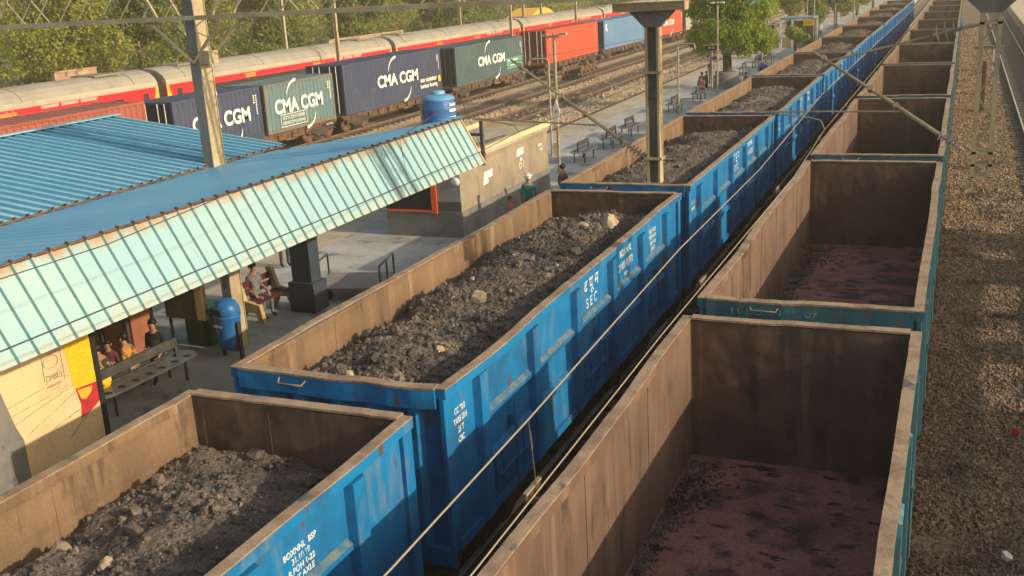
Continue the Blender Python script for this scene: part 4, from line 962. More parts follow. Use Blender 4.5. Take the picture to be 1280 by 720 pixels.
# ------------------------------------------------------------------ red passenger coaches
def coach(y0, y1, label, txt, first=None):
    t = thing('passenger_coach', label, 'coach', (-46.05, y0, 0), group='red coaches of the passenger train'); L = y1-y0; hw = 1.62
    prof = [(hw, 1.05), (hw, 3.15), (hw-.03, 3.30), (hw-.18, 3.55), (hw-.5, 3.80), (hw-1.0, 3.96), (0, 4.02)]
    full = prof + [(-x, z) for x, z in prof[-2::-1]]
    def band(name, zlo, zhi, M):
        A = MB(); pp = [q for q in full]; n = len(pp); vs = []; fs = []; 
        for yv in (0, L):
            for q in pp: vs.append((q[0], yv, q[1]))
        for i in range(n-1):
            zm = (pp[i][1]+pp[i+1][1])/2
            if zlo <= zm < zhi: fs.append((i, i+1, n+i+1, n+i))
        A.add(vs, fs, 0, True); return A.build(name, M, t)
    A = MB(); A.prism([(hw, 1.05), (hw, 3.0), (-hw, 3.0), (-hw, 1.05)], 'y', 0, L); body = A.build('body', M_cred, t)
    A = MB(); A.prism([(hw+.001, 3.002), (hw+.001, 3.15), (hw-.03, 3.3), (-hw+.03, 3.3), (-hw, 3.15), (-hw, 3.002)], 'y', 0, L); A.build('eave_band', M_ccream, t)
    A = MB(); A.prism([(hw-.032, 3.302), (hw-.18, 3.55), (hw-.5, 3.80), (hw-1.0, 3.96), (0, 4.02), (-hw+1, 3.96), (-hw+.5, 3.8), (-hw+.18, 3.55), (-hw+.03, 3.302)], 'y', .0, L); rf = A.build('roof', M_croof, t)
    A = MB()
    for yv in (1.9, L*.36, L*.64, L-1.9):
        A = MB()
        for q in range(len(prof)-3): a, c = prof[q+2], prof[q+3]; A.bar((a[0]+.005, yv, a[1]+.005), (c[0]+.005, yv, c[1]+.012), .05, .03)
        A.build('roof_rib', mat('roof_seam', (.24, .21, .17), rough=.8), rf)
    for yv in (2.1, L-4.2): A = MB(); A.box(-.9, .9, yv, yv+2.0, 3.96, 4.06); A.build('roof_unit', MATS['roof_seam'], rf)
    for yv in (.7, L-1.55):
        A = MB(); A.box(hw+.002, hw+.02, yv, yv+.85, 1.1, 2.9); d = A.build('door', mat('coach_door', (.5, .02, .03), rough=.5), t); A = MB(); A.box(hw+.021, hw+.025, yv+.2, yv+.65, 2.1, 2.7); A.build('window', M_glass, d)
    A = MB(); A.box(hw+.002, hw+.006, 3.0, L-3.0, 1.95, 2.62); A.build('window', M_glass, t)
    A = MB(); A.prism([(0, 1.2), (.7, 1.2), (.2, 2.99), (0, 2.99)], 'x', hw+.002, hw+.008); A.prism([(L, 1.2), (L, 2.99), (L-.2, 2.99), (L-.7, 1.2)], 'x', hw+.002, hw+.008); A.build('end_panel', M_gold, t)
    text('lettering', txt, .42, mat('coach_gold', (.85, .55, .12), rough=.6), t, (hw+.008, L*.3, 2.78), (0, 1, 0), (0, 0, 1)); text('lettering', 'freight.hr', .36, MATS['coach_gold'], t, (hw+.008, L*.6, 2.8), (0, 1, 0), (0, 0, 1))
    A = MB()
    for q in (0, 1, 2): A.box(hw+.002, hw+.009, L*.68+q*1.4, L*.68+q*1.4+1.2, 2.82, 2.97)
    A.build('destination_board', M_ccream, t)
    A = MB(); A.prism([(hw-.25, 1.1), (hw-.25, 3.2), (hw-.7, 3.75), (-hw+.7, 3.75), (-hw+.25, 3.2), (-hw+.25, 1.1)], 'y', L, L+.75); A.build('gangway', M_dark, t)
    A = MB(); A.box(-1.2, 1.2, 4, L-4, .5, 1.04); A.build('underframe', M_steel, t)
    bogie(t, 3.2); bogie(t, L-3.2)
CL, CG = 28.2, .75
yst = 51.35
clab = ['red coach with a pale roof at the far left edge of the picture', 'red coach with gold writing directly right of the portal mast', 'red coach seen above the dark teal container', 'red coach seen above the bright red container', 'red coach passing behind the hanging mast head', 'red coach glimpsed far beyond the tree']
for i in range(6): coach(yst+(i-1)*(CL+CG), yst+(i-1)*(CL+CG)+CL, clab[i], 'प्रशांति' if i % 2 else 'Person')

# ------------------------------------------------------------------ trees
def leaves(centers, radii, n, leaf, seed, droop=0, fill=.35):
    r = np.random.default_rng(seed); c = np.array(centers); rad = np.array(radii)
    wgt = np.prod(rad, axis=1)**(2/3); idx = r.choice(len(c), n, p=wgt/wgt.sum())
    d = r.normal(size=(n, 3)); d /= np.linalg.norm(d, axis=1)[:, None]
    rr = np.where(r.random(n) < fill, r.random(n)**.5, .78+.3*r.random(n))
    # break the surface into clumps so gaps open
    ph = r.uniform(0, 6, (len(c), 3)); fr = 3.2
    lump = np.sin(d[:, 0]*fr*1.7+ph[idx, 0])+np.sin(d[:, 1]*fr*1.9+ph[idx, 1])+np.sin(d[:, 2]*fr*2.1+ph[idx, 2])
    rr = rr*(1+.12*lump)
    P = c[idx] + d*rad[idx]*rr[:, None] + r.normal(0, leaf*.5, (n, 3))
    nrm = d*.7 + r.normal(0, .6, (n, 3)); nrm /= np.linalg.norm(nrm, axis=1)[:, None]
    a = np.cross(nrm, r.normal(size=(n, 3))); a /= np.linalg.norm(a, axis=1)[:, None]
    if droop: a = a*(1-droop) + np.array([0, 0, -1])*droop; a -= nrm*np.sum(a*nrm, 1)[:, None]; a /= np.linalg.norm(a, axis=1)[:, None]+1e-6
    b2 = np.cross(nrm, a); s = leaf*r.uniform(.6, 1.3, (n, 1)); wd = s*(.32 if droop else .55)
    V = np.stack([P-a*s, P+b2*wd+nrm*s*.1, P+a*s, P-b2*wd+nrm*s*.1], 1).reshape(-1, 3)
    return V, np.arange(4*n).reshape(n, 4)
def tree(label, loc, crowns, radii, n, leaf, M, trunk_h, tr, seed, group=None, droop=0, cat='tree'):
    t = thing('tree', label, cat, loc, group=group)
    r = random.Random(seed); A = MB(); bend = r.uniform(-.2, .2)
    A.tube([(0, 0, -.1), (bend*.3, 0, trunk_h*.35), (bend, bend*.5, trunk_h*.75), (bend*1.3, bend, trunk_h)], [tr*1.35, tr, tr*.85, tr*.7], 9)
    for c in crowns:
        m2 = Vector((bend, bend*.5, trunk_h*.75)); e = Vector(c); q = m2.lerp(e, .5)+Vector((r.uniform(-.3, .3), r.uniform(-.3, .3), r.uniform(0, .4)))
        A.tube([m2, q, e], [tr*.55, tr*.35, tr*.12], 6)
    A.build('trunk', M_trunk, t)
    V, Fq = leaves(crowns, radii, n, leaf, seed, droop); npmesh('crown', V, Fq, M, t)
    return t
def rand_crown(r, h, w, k):
    cs, rs = [], []
    for i in range(k):
        a = r.uniform(0, 6.28); d = r.uniform(0, .62)*w; z = h*r.uniform(.42, .9)
        s = r.uniform(.32, .5)*w*(1.1-.4*z/h)
        cs.append((math.cos(a)*d, math.sin(a)*d, z)); rs.append((s, s, s*.85))
    return cs, rs
BT = []
r_ = random.Random(5)
kinds = [(M_leaf1, 'olive yellow'), (M_leaf2, 'dark green'), (M_leaf1, 'olive green'), (M_leaf2, 'mid green')]
where = ['behind the left end of the coaches, at the picture edge', 'behind the coaches, left of the pale wall gap', 'behind the coaches, right of the pale wall gap', 'behind the coaches, left of the portal mast', 'behind the coaches, right of the portal mast', 'behind the coaches above the short teal container', 'behind the brick boundary wall above the navy container', 'behind the coaches above the long navy container', 'behind the coaches right of the brick wall', 'behind the coaches above the dark teal container', 'behind the coaches left of the yellow arched hut', 'behind the yellow arched hut', 'far behind the hanging mast head', 'far behind the red coach ends', 'at the far end of the yard, behind the platform tree', 'at the far end of the yard, beyond the platform tree']
spots = [(-58, 42, 11, 5.2), (-61, 49, 12, 5.0), (-60, 59.5, 12, 5.0), (-58, 65, 11, 4.5), (-60, 73, 12.5, 5.5), (-58, 82, 11, 4.8), (-63, 90, 13, 5.8), (-59, 99, 11, 5), (-64, 108, 13, 6), (-59, 118, 11, 5.2), (-62, 129, 12, 6), (-66, 145, 13, 7), (-62, 165, 13, 7), (-58, 190, 13, 8), (-56, 220, 14, 9), (-50, 250, 14, 9)]
for i, (x, y2, hh, ww) in enumerate(spots):
    cs, rs = rand_crown(r_, hh, ww, 9); cs += [(r_.uniform(-2, 2), r_.uniform(-2, 2), hh*.25) for _ in range(2)]; rs += [(ww*.42, ww*.42, ww*.35)]*2
    tree('%s leafy tree %s' % (kinds[i % 4][1], where[i]), (x, y2, -.4), cs, rs, 15000 if i < 8 else 10000, .15 if i < 6 else .2, kinds[i % 4][0], hh*.6, .3, 40+i, 'trees behind the red coaches')
# low scrub hiding the foot of the tree line
V, Fq = leaves([(-56-r_.uniform(0, 3), 34+i*3.4, r_.uniform(.6, 1.5)) for i in range(50)], [(1.8, 2.2, r_.uniform(1.2, 2.0)) for i in range(50)], 42000, .16, 77)
tag(npmesh('undergrowth', V, Fq, M_leaf2), 'continuous green undergrowth along the foot of the tree line', 'undergrowth', kind='stuff')
# far wood closing the view
V, Fq = leaves([(-95+r_.uniform(-12, 12), 60+i*7, r_.uniform(5, 9)) for i in range(45)], [(7, 7, 8)]*45, 60000, .42, 78)
tag(npmesh('far_wood', V, Fq, M_leaf1), 'far belt of trees closing the view behind the yard', 'wood', kind='stuff')
V, Fq = leaves([(-60+i*4.2+r_.uniform(-2, 2), 285+r_.uniform(-15, 15), r_.uniform(3, 9)) for i in range(20)], [(6, 6, 7)]*20, 26000, .5, 79)
tag(npmesh('far_wood', V, Fq, M_leaf2), 'distant wood beyond the end of the platforms', 'wood', kind='stuff')

# the bright platform tree
tree('bright green tree with drooping leaves growing from a round planter on the platform', (-13.35, 66.2, .8),
     [(0, 0, 5.2), (-1.5, .3, 4.4), (1.4, .2, 4.3), (-.6, -.7, 3.5), (.7, -.6, 3.3), (-1.9, .2, 3.0), (1.9, 0, 3.1), (0, .9, 4.2), (-.9, 0, 6.1), (1.1, 0, 5.9), (2.2, .3, 2.5), (-1.3, -.3, 2.35), (1.2, -.4, 2.3), (-2.2, .3, 4.9), (2.2, .2, 4.7), (.2, -.5, 2.5)],
     [(1.0, 1.0, .9), (1.0, 1, .85), (1.0, 1, .85), (.9, .8, .75), (.9, .8, .75), (.75, .7, .7), (.8, .7, .75), (1.2, 1, 1), (1.1, 1, .8), (1.0, 1, .8), (.6, .6, .5), (.6, .6, .45), (.6, .6, .45), (.7, .7, .6), (.7, .7, .6), (.7, .6, .4)], 19000, .12, M_leaf3, 3.6, .28, 3, droop=.6)
t = thing('tree_planter', 'round concrete planter plinth at the foot of the bright tree', 'planter', (-13.35, 66.0, .8))
A = MB(); A.lathe([(1.0, 0), (.95, .15), (.72, .6), (.62, .95), (.5, 1.0), (.45, .93), (0, .9)], n=20); A.build('plinth', M_concgrey_shade, t)
for i, (x, y2, hh, lab) in enumerate(((-12.9, 92, 2.2, 'low yellow green bush left of the yellow signed stall'), (-14.3, 88, 2.4, 'leafy bush behind the benches beyond the tree'), (-14.5, 118, 5, 'dark green tree behind the yellow signed stall'), (-13.5, 128, 5.5, 'green tree beyond the stall, second in the platform row'), (-14.8, 140, 6, 'far platform tree, third in the row'), (-13.6, 155, 6, 'far platform tree, fourth in the row'), (-12.8, 172, 6, 'farthest platform tree beside the loaded train'), (-19.5, 135, 6.5, 'green tree at the far yard edge left of the platform row'), (-20.5, 160, 7, 'farther yard edge tree left of the platform row'))):
    ww = hh*.55; cs, rs = rand_crown(r_, hh, ww, 6)
    tree(lab, (x, y2, .8 if x > -18 else -.3), cs, rs, 4200, .12 if hh < 3 else .17, (M_leaf3, M_leaf1)[i % 2] if hh < 3 else (M_leaf2, M_leaf1)[i % 2], hh*.6, .07*hh**.5, 120+i, cat='bush' if hh < 3 else 'tree')

# ------------------------------------------------------------------ poles and signs on the platform
def pole(name, label, x, y2, z1, parts, r=.05, cat='pole'):
    t = thing(name, label, cat, (x, y2, .8)); A = MB(); A.tube([(0, 0, 0), (0, 0, z1-.8)], r, 10); A.build('post', M_conc if r > .06 else mat('pole_paint', (.40, .35, .26), (.28, .23, .16), 3, rough=.7), t)
    parts(t); return t
def hook(sx):
    def f(t, h):
        A = MB(); A.tube([(0, 0, h)] + [(sx*(.12-.12*math.cos(R(a))), 0, h+.12*math.sin(R(a))) for a in (30, 60, 90)] + [(sx*.75, 0, h+.12)] + [(sx*(.75+.1*math.sin(R(a))), 0, h+.02+.1*math.cos(R(a))) for a in (40, 90)] + [(sx*.85, 0, h-.12)], .04, 8); A.build('arm', MATS['pole_paint'] if 'pole_paint' in MATS else M_tan, t)
    return f
def ledsign(t, x, z, s, wd=.8):
    A = MB(); A.box(x-wd/2, x+wd/2, -.08, .08, z-.14, z+.14); q = A.build('display_board', M_dark, t); text('lettering', s, .17, M_letter, q, (x, -.085, z), (1, 0, 0), (0, 0, 1))
    A = MB(); A.box(x-wd/2-.08, x+wd/2+.08, -.12, .12, z+.145, z+.18); A.build('board_hood', M_tan, t)
pole('hooked_pole', 'thin pale pole with a bent arm behind the hut, left of the diamond plate', -15.45, 40.5, 4.65, lambda t: hook(-1)(t, 3.85), .045)
A = MB(); t = thing('concrete_post', 'short pale concrete post beside the hut corner', 'post', (-15.4, 40.8, .8)); A.box(-.14, .14, -.14, .14, 0, .55); A.build('post', M_cream, t)
def dia(t):
    A = MB(); A.prism([(-.15, 2.28), (0, 1.78), (.15, 2.28), (0, 2.78)], 'y', -.09, -.06); q = A.build('diamond_plate', M_white, t); text('lettering', 'SI', .16, M_black, q, (0, -.093, 2.3), (1, 0, 0), (0, 0, 1))
    A = MB(); A.tube([(-.3, 0, 5.0), (.35, 0, 5.12)], .03, 6); A.tube([(-.35, 0, 5.1), (.2, 0, 5.0)], .03, 6); A.box(-.42, -.22, -.1, .1, 5.04, 5.12); A.box(.25, .5, -.1, .1, 5.08, 5.16); A.build('lamp_arm', M_tan, t)
pole('lamp_post', 'lamp post with a white diamond plate standing beyond the hut', -13.85, 37.0, 5.95, dia, .055)
pole('hooked_pole', 'pale pole with a curved arm, carrying a white trunking, right of the hanging mast', -13.2, 53, 4.25, lambda t: (hook(1)(t, 3.45)), .045)
def s1(t): ledsign(t, 0, 2.55, '04 05'); A = MB(); A.lathe([(0, 0), (.12, .03), (.14, .15), (0, .25)], (.22, -.05, 1.85), 12); A.lathe([(0, 0), (.1, .03), (.12, .15), (0, .22)], (-.2, -.05, 1.95), 12); A.build('loudspeaker', M_dark, t)
pole('sign_post', 'post with a dark coach display board beside the seated group', -13.98, 64.5, 3.6, s1, .07)
def l1(t): A = MB(); A.tube([(-.3, 0, 5.25), (.3, 0, 5.25)], .025, 6); A.box(-.4, -.2, -.1, .1, 5.2, 5.28); A.box(.2, .4, -.1, .1, 5.2, 5.28); A.build('lamp_arm', M_white, t)
pole('lamp_post', 'tall thin lamp post in front of the bright tree', -13.15, 62.2, 6.1, l1, .05)
pole('sign_post', 'post with a dark display board left of the yellow signed stall', -14.2, 86, 5.6, lambda t: ledsign(t, .1, 2.5, '06 07'), .06)
pole('lamp_post', 'lamp post right of the tree foliage, left of the stall', -13.6, 80, 3.6, lambda t: None, .045)
pole('lamp_post', 'lamp post at the right end of the stall roof', -12.2, 98, 5.4, l1, .05)
pole('sign_post', 'post with a dark display board hanging beyond the stall', -11.9, 112, 5.0, lambda t: ledsign(t, -.2, 3.4, '08 09', 1.0), .05)
pole('lamp_post', 'far lamp post behind the stall roof', -14.6, 112, 6.0, lambda t: None, .05)
pole('lamp_post', 'far pole near the platform end, left of the loaded train', -11.4, 126, 4.2, lambda t: None, .06)
# yard masts near the coaches
def mast(x, y2, h2, label, s=.11):
    t = thing('yard_mast', label, 'mast', (x, y2, -.3)); A = MB()
    for q in (-1, 1): A.box(q*s-.02, q*s+.02, -.1, .1, 0, h2)
    A.box(-s+.02, s-.02, -.01, .01, 0, h2); A.build('post', M_tan, t)
    A = MB(); A.bar((0, 0, h2-1.2), (-1.6, 0, h2-.8), .05); A.bar((0, 0, h2-2.2), (-1.6, 0, h2-.85), .05); A.build('bracket', M_tan, t)
for (x, y2, lab) in ((-49.5, 71.6, 'thin yard mast behind the second coach, right of the portal mast'), (-42.8, 68.5, 'tall yard mast in front of the coaches above the navy container'), (-49.5, 104, 'yard mast behind the coaches above the dark teal container'), (-42.6, 101.5, 'yard mast in front of the coaches left of the red container'), (-49.5, 122, 'yard mast beside the yellow arched hut'), (-42.4, 121, 'yard mast above the red container roof'), (-49.5, 128, 'yard mast right of the yellow arched hut')):
    mast(x, y2, 9.5, lab)
# boundary walls and huts behind the coaches
M_oldwall = mat('old_brick', (.36, .22, .16), (.44, .36, .24), .5, .42, .6, c3=(.2, .12, .09), s3=2, lo3=.52, hi3=.62, rough=.95)
def bwall(y0, y1, z, x, M, label):
    t = thing('boundary_wall', label, 'wall', (x, y0, -.4)); A = MB(); A.box(-.12, .12, 0, y1-y0, 0, z); A.build('wall', M, t); A = MB(); A.box(-.17, .17, 0, y1-y0, z, z+.1); A.build('coping', M, t)
bwall(50.2, 53.8, 4.35, -52.2, M_oldwall, 'weathered brick wall piece between the first trees')
bwall(82, 96, 4.1, -52.2, M_oldwall, 'brick red boundary wall behind the coaches above the navy container')
t = thing('arched_hut', 'small hut with a yellow arched roof beyond the coaches', 'hut', (-53, 129, -.3)); A = MB(); A.box(-1.5, 1.5, 0, 9, 0, 3.6); A.build('wall', M_conc, t)
A = MB(); A.prism([(9*k/12-.4+.07*k, 3.6+1.1*math.sin(math.pi*k/12)) for k in range(13)], 'x', -1.7, 1.7); A.build('roof', M_gold, t); A = MB(); A.box(1.505, 1.53, 2, 7, 1.5, 3.4); A.build('opening', M_dark, t)

# ------------------------------------------------------------------ stall on the platform
t = thing('snack_stall', 'open stall with a flat blue roof and a yellow sign on green posts', 'stall', (-13.6, 99.3, .8))
A = MB(); A.box(-1.5, 1.4, -1.6, 1.8, 2.5, 2.62); A.build('roof', mat('stall_roof', (.16, .27, .33), rough=.6), t)
A = MB(); A.box(.55, 1.38, -1.66, -1.6, 1.9, 2.45); q = A.build('sign', M_yellow, t); text('lettering', 'TEA', .3, M_red, q, (.97, -1.67, 2.17), (1, 0, 0), (0, 0, 1))
for (x, y2, m2) in ((.62, -1.55, MATS.get('g') or mat('post_green', (.02, .17, .09), rough=.6)), (-1.4, -1.5, M_white), (1.3, 1.7, M_white), (-1.4, 1.7, M_white), (-.4, -1.5, M_white)):
    A = MB(); A.box(x-.09, x+.09, y2-.08, y2+.08, 0, 2.498); A.build('post', m2, t)
A = MB(); A.box(-1.3, .5, -1.3, -1.0, .0, .95); A.build('counter', M_woodpale, t); A = MB(); A.box(-1.3, 1.2, 1.4, 1.5, 0, 2.2); A.build('back_panel', M_wood, t)

# posts on the ballast, right
t = thing('marker_post', 'short white concrete post on the far ballast, behind the right hanging mast', 'post', (2.2, 84, -.2)); A = MB(); A.box(-.14, .14, -.1, .1, 0, 1.7); A.build('post', M_white, t)
t = thing('rusty_post', 'rusty brown steel post on the far ballast beside the empty train', 'post', (1.15, 62, -.2)); A = MB(); A.box(-.1, .1, -.1, .1, 0, 2.6); A.build('post', M_rusty, t)

# unseen slotted screen, added to lay shade and a sun streak on the ballast
t = thing('platform_fence', 'tall slotted platform fence right of the far track, its shade lying over the ballast', 'fence', (0, 0, .8))
A = MB(); A.box(9.0, 9.2, -4, 33.5, 0, 2.1); A.box(9.0, 9.2, -4, 19.3, 2.102, 2.395); A.build('wall', M_conc, t)
A = MB(); A.box(8.86, 8.98, -4, 33.6, 2.40, 3.15); A.build('top_board', M_tan, t)
for y2, hw2 in ((22.6, .7), (25.2, .2), (28.8, 1.3), (32.3, 1.1)): A = MB(); A.box(9.02, 9.18, y2-hw2, y2+hw2, 2.102, 2.398); A.build('post', M_conc, t)  # added panels close the slot where the ballast stays shaded

# ------------------------------------------------------------------ people
def person(label, loc, rz, top, legs, h=1.68, seated=False, hair=True, cap=None, lean=0., arm=(0., .05), detail=1, shoe=None, pattern=None):
    s = h/1.7; t = thing('person', label, 'person', loc, rz)
    top_m = cloth(*top); leg_m = cloth(*legs); shoe_m = shoe or M_dark
    J = {}; E = []
    pz = .52 if seated else .95; py = 0
    def jt(n, p, r, par, m): J[n] = (Vector(p)*s, r*s, m); E.append((par, n)) if par else None
    L = lambda z, y: y - lean*(z-pz)
    tz = pz-.95
    jt('pelvis', (0, 0, pz), .125, None, 'leg'); jt('belly', (0, L(pz+.2, 0), pz+.2), .12, 'pelvis', 'top'); jt('chest', (0, L(pz+.4, .01), pz+.40), .135, 'belly', 'top')
    jt('neck', (0, L(pz+.54, .0), pz+.545), .055, 'chest', 'skin'); jt('jaw', (0, L(pz+.61, -.025), pz+.615), .07, 'neck', 'skin'); jt('head', (0, L(pz+.69, -.012), pz+.69), .088, 'jaw', 'skin'); jt('crown', (0, L(pz+.745, .0), pz+.742), .065, 'head', 'skin')
    jt('nose', (0, L(pz+.66, -.098), pz+.655), .014, 'head', 'skin')
    for q in (-1, 1):
        n = 'L' if q < 0 else 'R'
        jt('sh'+n, (q*.165, L(pz+.46, .01), pz+.455), .055, 'chest', 'top')
        ez = pz+.18; jt('el'+n, (q*.215, L(ez, .03), ez), .042, 'sh'+n, 'top')
        wy = -.24 if seated else -arm[1]; wz = pz+.08 if seated else pz-.05
        jt('wr'+n, (q*.19, L(wz, wy), wz), .028, 'el'+n, 'skin'); jt('pa'+n, (q*.18, L(wz, wy-.05), wz-.06), .030, 'wr'+n, 'skin')
        for f in range(4):
            fx = q*(.18+(f-1.5)*.018); ln = (.075, .085, .08, .06)[f]
            jt('f%s%d' % (n, f), (fx, L(wz, wy-.075), wz-.06-ln*.55), .0085, 'pa'+n, 'skin'); jt('g%s%d' % (n, f), (fx, L(wz, wy-.07), wz-.06-ln), .0075, 'f%s%d' % (n, f), 'skin')
        jt('th'+n, (q*.15, L(wz, wy-.07), wz-.08), .009, 'pa'+n, 'skin')
        jt('hip'+n, (q*.09, 0, pz-.03), .085, 'pelvis', 'leg')
        if seated: jt('kn'+n, (q*.12, -.42, pz-.02), .06, 'hip'+n, 'leg'); jt('an'+n, (q*.12, -.40, .10), .042, 'kn'+n, 'leg'); jt('to'+n, (q*.13, -.54, .04), .035, 'an'+n, 'shoe')
        else: jt('kn'+n, (q*.10, -.02, .50), .06, 'hip'+n, 'leg'); jt('an'+n, (q*.10, .02, .10), .042, 'kn'+n, 'leg'); jt('to'+n, (q*.11, -.12, .04), .036, 'an'+n, 'shoe')
    names = list(J); me = bpy.data.meshes.new('skel'); me.from_pydata([J[n][0] for n in names], [(names.index(a), names.index(b)) for a, b in E], [])
    ob = bpy.data.objects.new('skel', me); col.objects.link(ob)
    ob.modifiers.new('skin', 'SKIN'); sub = ob.modifiers.new('sub', 'SUBSURF'); sub.levels = detail; sub.render_levels = detail
    sv = me.skin_vertices[0].data
    for i, n in enumerate(names): sv[i].radius = (J[n][1], J[n][1]); sv[i].use_root = (n == 'pelvis')
    bpy.context.view_layer.update(); bm_ = evalmesh(ob); bpy.data.objects.remove(ob)
    bm_.materials.clear()
    for q in (M_skin, top_m, leg_m, shoe_m): bm_.materials.append(q)
    segs = [(J[a][0], J[b][0], J[b][2]) for a, b in E]; mid_ = {'skin': 0, 'top': 1, 'leg': 2, 'shoe': 3}
    for f in bm_.polygons:
        c = f.center; best = 9; bm2 = 'top'
        for a, b, m4 in segs:
            ab = b-a; u = max(0, min(1, (c-a).dot(ab)/max(ab.length_squared, 1e-9))); d = (c-a-ab*u).length
            if d < best: best = d; bm2 = m4
        f.material_index = mid_[bm2]; f.use_smooth = True
    body = bpy.data.objects.new('body', bm_); col.objects.link(body); body.parent = t
    hc = Vector((0, L(pz+.69, 0.), pz+.70))*s
    if hair or cap:
        A = MB(); n = 14; vs = []; rings = [(90, 1), (60, 1), (30, 1), (5, 1), (-18, 1), (-40, .9)]
        for e2, k in rings:
            for q in range(n):
                a = 2*math.pi*q/n; front = max(0, -math.sin(a)); ee = e2 if e2 > 0 else e2*(1-front*1.0)+22*front*(e2 < 0)
                vs.append(hc + Vector((.098*math.cos(R(ee))*math.cos(a), .01+.108*math.cos(R(ee))*math.sin(a), .02+.105*math.sin(R(ee))))*s)
        fs = [(i*n+q, i*n+(q+1) % n, (i+1)*n+(q+1) % n, (i+1)*n+q) for i in range(len(rings)-1) for q in range(n)]
        A.add(vs, fs, 0, True); hr = A.build('hair' if not cap else 'cap', M_hair if not cap else cap, t)
        if cap: A = MB(); A.prism([(hc.x+.13*s*math.cos(R(q)), hc.y+.14*s*math.sin(R(q))) for q in range(0, 360, 24)], 'z', hc.z+.055*s, hc.z+.068*s); A.build('brim', cap, hr)
    for q in (-1, 1):
        A = MB(); A.lathe([(0, -.008), (.009, -.004), (.009, .004), (0, .008)], tuple(hc+Vector((q*.034, -.088, -.01))*s), 8); A.build('eye', M_dark, t)
        A = MB(); A.lathe([(0, -.028), (.014, -.015), (.018, .005), (.012, .022), (0, .028)], tuple(hc+Vector((q*.092, .01, -.02))*s), 8); A.build('ear', M_skin, t)
    A = MB(); A.tube([hc+Vector((-.022, -.083, -.075))*s, hc+Vector((0, -.09, -.078))*s, hc+Vector((.022, -.083, -.075))*s], .005*s, 6); A.build('mouth', mat('lips', (.25, .09, .07), rough=.5), t)
    return t
blk = ('black', (.015, .015, .017), (.03, .03, .03)); grey = ('grey', (.12, .125, .13), (.2, .2, .2)); orng = ('orange', (.55, .22, .03), (.10, .09, .08)); pat = ('patterned', (.05, .03, .03), (.30, .17, .10))
navy_ = ('denim', (.04, .05, .09)); brn = ('brown', (.14, .08, .055), (.2, .12, .08)); grn = ('teal_green', (.01, .16, .15)); pnk = ('pink', (.50, .12, .15)); wht = ('white', (.62, .62, .62)); mar = ('maroon', (.12, .03, .04)); pur = ('purple', (.10, .06, .22))
person('boy in a black T-shirt sitting at the far end of the dark bench facing us', (-14.1, 14.92, .8), R(14), blk, blk, 1.55, True)
person('seated person with black hair and orange collar, back to the camera on the dark bench', (-14.05, 14.2, .8), R(-82), orng, grey, 1.5, True, lean=.2)
person('seated person in a dark patterned top bending over on the dark bench', (-14.08, 13.6, .8), R(-95), pat, blk, 1.45, True, lean=.35)
person('person in a pink shirt sitting behind the dark bench next to the painted wall', (-14.75, 13.7, .8), R(60), pnk, brn, 1.6, True)
person('child in a dark red top squatting in front of the brick red stall', (-15.0, 14.6, .8-.2), R(20), mar, brn, 1.3, True)
t = thing('cloth_bag', 'yellow bag lying on the near end of the dark bench', 'bag', (-13.93, 13.25, 1.268)); A = MB(); A.lathe([(0, 0), (.16, .0), (.2, .08), (.19, .2), (.12, .27), (0, .29)], n=16); A.build('bag', M_yellow, t); A = MB(); A.tube([(-.1, 0, .26), (-.06, 0, .36), (.06, 0, .36), (.1, 0, .26)], .012, 6); A.build('handle', M_gold, t)
person('person in grey sitting on the red slatted bench beside the column', (-14.7, 18.95, .8-.04), R(75), grey, grey, 1.65, True)
person('person in dark trousers walking under the canopy with only legs in view', (-16.5, 22.7, .8), R(60), blk, navy_, 1.7)
person('man in a teal green shirt and white cap standing in front of the concrete hut', (-11.35, 27.7, .8), R(200), grn, navy_, 1.66, cap=M_white)
person('small person in a pink top in front of the concrete hut', (-11.45, 26.55, .8), R(100), pnk, brn, 1.25)
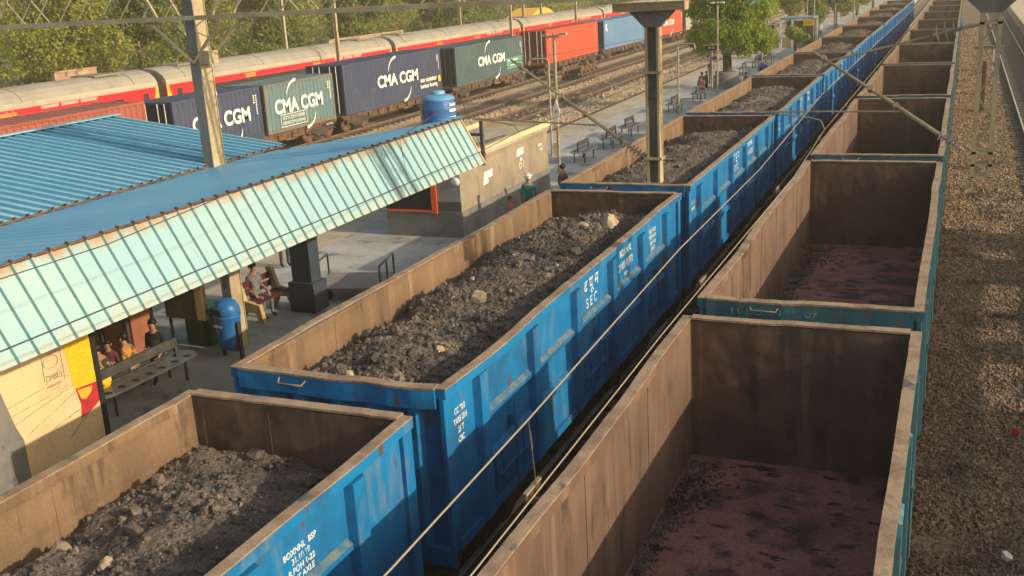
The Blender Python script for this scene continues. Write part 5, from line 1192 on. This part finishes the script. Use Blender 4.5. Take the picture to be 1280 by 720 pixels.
person('person in brown standing near the foot of the diamond plate lamp post', (-11.0, 29.7, .8), R(150), brn, brn, 1.6)
person('woman in dark maroon sitting on the ground left of the tree planter', (-14.75, 64.9, .8-.42), R(30), mar, mar, 1.6, True)
person('person in brown seated beside the sign post', (-15.0, 66.3, .8-.3), R(20), brn, pnk, 1.6, True)
person('person standing in brown clothes left of the tree planter', (-14.7, 67.6, .8), R(10), brn, brn, 1.55)
person('person in black standing next to the sign post', (-14.6, 64.9+.9, .8-.3), R(70), blk, blk, 1.3)
person('seated person in pale brown leaning on the tree planter', (-14.15, 66.6, .8-.2), R(10), ('tan', (.35, .25, .15)), brn, 1.5, True)
person('person in pink red sitting right of the tree planter', (-12.3, 66.6, .8-.3), R(-30), ('pink_red', (.38, .14, .11)), brn, 1.5, True)
person('person in a white shirt standing right of the yellow signed stall', (-12.6, 106, .8), R(0), wht, grey, 1.7)
person('person in purple sitting far along the platform near its edge', (-10.9, 112, .8-.1), R(40), pur, blk, 1.6, True)
person('person in dark clothes sitting among the far benches', (-14.5, 86.5, .8-.05), R(20), navy_, blk, 1.6, True)
for x, y2, m2, lab in ((-12.9, 76.4, cloth('blue_bag', (.04, .07, .25)), 'blue sack on the platform beyond the tree'), (-14.6, 84.6, M_black, 'black bag on the platform behind the far benches')):
    t = thing('sack', lab, 'bag', (x, y2, .8)); A = MB(); A.lathe([(0, 0), (.3, .02), (.36, .2), (.28, .42), (.1, .5), (0, .48)], n=14); A.build('sack', m2, t)

# ------------------------------------------------------------------ dusty evening air
Mh = bpy.data.materials.new('haze'); Mh.use_nodes = True; ht = Mh.node_tree; ht.nodes.remove(ht.nodes['Principled BSDF'])
pv = ht.nodes.new('ShaderNodeVolumePrincipled'); pv.inputs['Color'].default_value = (1, .93, .72, 1); pv.inputs['Density'].default_value = .0009; pv.inputs['Anisotropy'].default_value = 0.
ht.links.new(pv.outputs[0], ht.nodes['Material Output'].inputs['Volume'])
tag(MB().box(-330, 150, -70, 530, -1.7, 18).build('haze', Mh), 'warm dusty evening haze over the railway yard', 'haze', kind='stuff')
